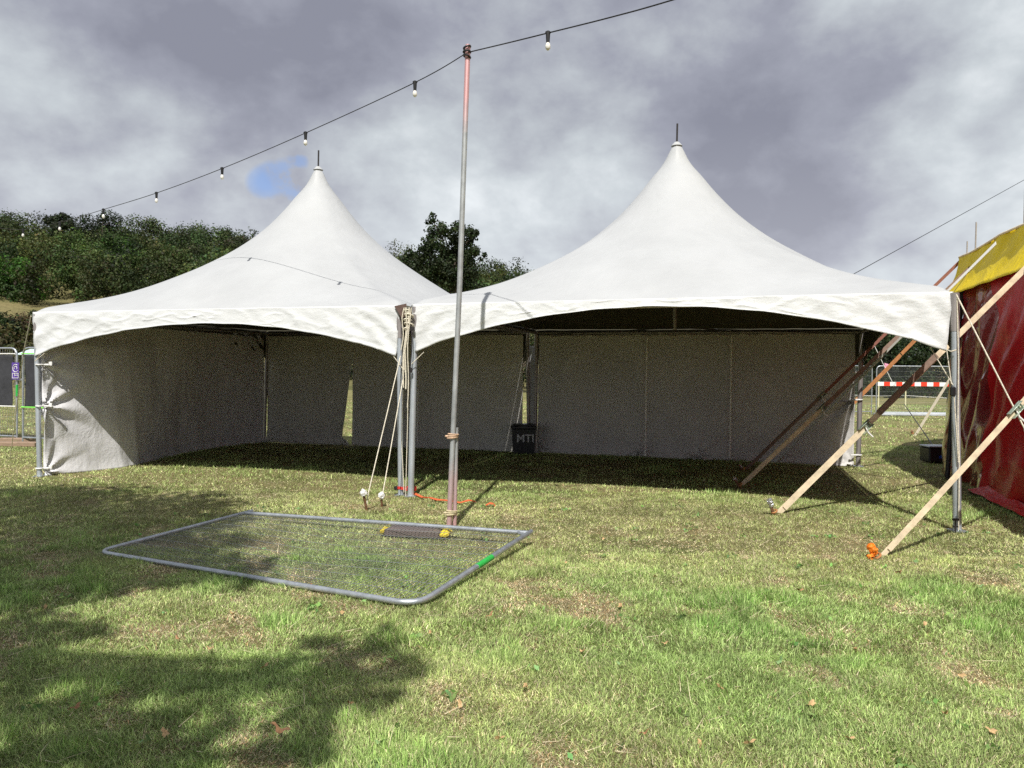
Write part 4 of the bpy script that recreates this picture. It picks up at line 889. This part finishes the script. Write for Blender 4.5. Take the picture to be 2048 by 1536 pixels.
b = MB(); b.box(L1 + Vector((.08, -.02, 1.33)), (.16, .05, .05), bev=.01); b.build('coupler', M_steel, e1)
for i, (g, lab) in enumerate([(L1 + Vector((.05, -.1, 0)), 'weathered timber board under the joint of the left fence panels'), (G(12, 893), 'weathered timber board lying under the left edge fence panel')]):
    b = MB(); b.box((g.x, g.y, .05), (.75 if i == 0 else 1.3, .24, .09), bev=.012); tag(b.build('timber_board', M_wood, loc=(g.x, g.y, 0)), lab, 'board')
# purple sign
c = at(31, 742, L1.y - .06); sg = empty('sign', c, 'purple sign with a white swirl and box mark on the left fence', 'sign')
d = (L1 - L0).normalized(); upv = Vector((0, 0, 1)); nrm = Vector((d.y, -d.x, 0))
b = MB(); b.box(c, (.20, .006, .36), (d, nrm, upv)); b.build('board', M_purple, sg, False)
b = MB()
for rr, a0, a1 in ((.080, .9, 5.6), (.040, -.6, 3.6)):
    b.tube([c + nrm * .008 + d * (.012 + rr * math.cos(q)) + upv * (.06 + rr * math.sin(q)) for q in np.linspace(a0, a1, 18)], .007, 6)
def bar(p, q): b.tube([c + nrm * .008 + d * p[0] + upv * p[1], c + nrm * .008 + d * q[0] + upv * q[1]], .006, 6)
bar((-.075, -.05), (.085, -.05)); bar((-.075, -.15), (.085, -.15)); bar((-.075, -.05), (-.075, -.15)); bar((.085, -.05), (.085, -.15)); bar((-.01, -.05), (-.01, -.11)); bar((-.01, -.09), (.085, -.09))
b.build('logo', M_white, sg)
# small pale tent roof beyond the left fence
p = at(62, 716, 26); dm = empty('distant_marquee', (p.x, 27.5, 0), 'small pale tent beyond the left fence with only its roof showing', 'tent')
b = MB(); w2 = 1.6; zz0 = 2.05; b.add([(p.x - w2 * .35, 26, zz0), (p.x + w2 * 1.6, 26, zz0), (p.x + w2 * 1.6, 29, zz0), (p.x - w2 * .35, 29, zz0), (p.x + w2 * .62, 27.5, 3.0)], [(0, 1, 4), (1, 2, 4), (2, 3, 4), (3, 0, 4)]); b.build('roof', mat('pale_blue_canvas', (.55, .66, .68), .5, noise=(2, .1, 3)), dm, False)
b = MB()
for (x, y) in ((p.x - w2 * .33, 26.05), (p.x + w2 * 1.57, 26.05), (p.x + w2 * 1.57, 28.95), (p.x - w2 * .33, 28.95)): b.tube([(x, y, 0), (x, y, zz0)], .03, 8)
b.build('frame', M_alu_old, dm)
# right hand far fences
F0, F1, F2, F3, F4 = G(1560, 829), G(1743, 829), G(1752, 830), G(1900, 832), G(1906, 832)
fence_panel(F0, F1, 1.98, 'far mesh fence panel half hidden by the right tent back corner', None, 70)
fence_panel(F2, F3, 1.98, 'far mesh fence panel with red and white tape beside the red tent', None, 70)
fence_panel(F4, F4 + (F3 - F2), 1.98, 'far mesh fence panel behind the red tent', None, 70)
b = MB(); b.box((F2 + F3) / 2 + Vector((0, -.25, .06)), ((F3 - F2).length + .5, .25, .11), bev=.02); tag(b.build('ground_rail', mat('pale_plastic', (.5, .52, .55), .5, noise=(4, .2, 4)), loc=(F2 + F3) / 2), 'long pale ground rail along the foot of the far fence', 'rail')
tp = empty('barrier_tape', F2, 'red and white striped barrier tape stretched along the far fence', 'tape'); z = at(1800, 768, F2.y).z; n = 12
for k, mt in enumerate((M_tapew, M_taper)):
    b = MB()
    for i in range(n):
        if i % 2 != k: continue
        a = F2.lerp(F3, i / n + .01) + Vector((0, -.05, z)); c = F2.lerp(F3, (i + 1) / n + .01) + Vector((0, -.05, z)); b.ribbon([a, c], .16, Vector((0, 0, 1)), .002)
    b.build('white_stripes' if k == 0 else 'red_stripes', mt, tp, False)
# posts and bunting line in the field beyond
for px, Y, lab in ((1811, 37, 'thin white and yellow marker post beyond the far fence'), (1757, 39, 'thin pale marker post beyond the far fence near the tent corner')):
    g = at(px, 800, Y); b = MB(); b.tube([(g.x, Y, 0), (g.x, Y, 1.25)], .03, 8); o = b.build('marker_post', mat('post_paint', (.75, .72, .45), .5), loc=(g.x, Y, 0)); tag(o, lab, 'post')
    b = MB(); b.sphere((g.x, Y, 1.27), .05); b.build('post_cap', M_yellow, o)
rope('bunting_line', [at(1700, 790, 38.8), at(1757, 792, 39), at(1811, 791, 37), at(1905, 797, 36)], .012, M_white, 'thin white line strung between the marker posts', 'line')
p1 = at(1750, 694, 26); p2 = at(1766, 727, 26)
rope('flag_line', [at(1735, 665, 26), p1, p2, at(1785, 765, 26)], .010, M_white, 'thin pale line carrying a small pink flag', 'line')
b = MB(); c = at(1773, 733, 26); b.add([c + Vector((-.07, 0, .12)), c + Vector((.08, .01, .08)), c + Vector((.09, 0, -.1)), c + Vector((-.05, .02, -.09)), c + Vector((-.07, .02, .12)), c + Vector((.08, .03, .08)), c + Vector((.09, .02, -.1)), c + Vector((-.05, .04, -.09))], [(0, 3, 2, 1), (4, 5, 6, 7), (0, 1, 5, 4), (1, 2, 6, 5), (2, 3, 7, 6), (3, 0, 4, 7)])
tag(b.build('small_flag', mat('pink_cloth', (.8, .35, .5), .7, noise=(9, .4, 2)), loc=c, smooth=False), 'small pink flag hanging on a line above the far fence', 'flag')

# ------------------------------------------------------------------ black bin inside, black case by the red tent
g = at(1047, 900, 14.85); g.z = 0; bn = empty('rubbish_bin', (g.x, g.y, 0), 'black bin with white MTI lettering against the back of the tents', 'bin')
b = MB(); b.tube([(g.x, g.y, .0), (g.x, g.y, .03), (g.x, g.y, .46)], [.2, .21, .245], 4, True); b = MB()
def frus(b, c, w0, w1, z0, z1, dep=.9):
    vs = []
    for w, z in ((w0, z0), (w1, z1)):
        for i, j in ((-1, -1), (1, -1), (1, 1), (-1, 1)): vs.append((c.x + i * w / 2, c.y + j * w * dep / 2, z))
    b.add(vs, [(3, 2, 1, 0), (4, 5, 6, 7), (0, 1, 5, 4), (1, 2, 6, 5), (2, 3, 7, 6), (3, 0, 4, 7)])
frus(b, g, .40, .46, .0, .48); b.build('body', M_blackp, bn, False)
b = MB(); b.box((g.x, g.y, .515), (.50, .46, .065), bev=.02); b.box((g.x, g.y, .56), (.40, .36, .03), bev=.01); b.build('lid', M_blackp, bn)
cu = bpy.data.curves.new('t', 'FONT'); cu.body = 'MTI'; cu.size = .21; cu.align_x = 'CENTER'; cu.extrude = .003; cu.offset = .003
to = bpy.data.objects.new('t', cu); COL.objects.link(to); bpy.context.view_layer.update()
me = bpy.data.meshes.new_from_object(to); bpy.data.objects.remove(to); me.materials.clear(); me.materials.append(M_letters)
lo = bpy.data.objects.new('lettering', me); COL.objects.link(lo); lo.parent = bn; lo.rotation_euler = (R_(90) - .055, 0, 0); lo.location = (.03, -.222, .24)
g = G(1868, 925); cs_ = empty('black_case', (g.x, g.y, 0), 'black box with a blue label in the shadow beside the red tent', 'case')
b = MB(); b.box((g.x + .05, g.y, .15), (.46, .34, .27), bev=.02); b.build('body', M_blackp, cs_)
b = MB(); b.box((g.x + .05, g.y, .30), (.48, .36, .03), bev=.01); b.build('lid', M_steel, cs_)
b = MB(); b.box((g.x + .08, g.y - .172, .12), (.18, .006, .05)); b.build('label_plate', M_blue, cs_)
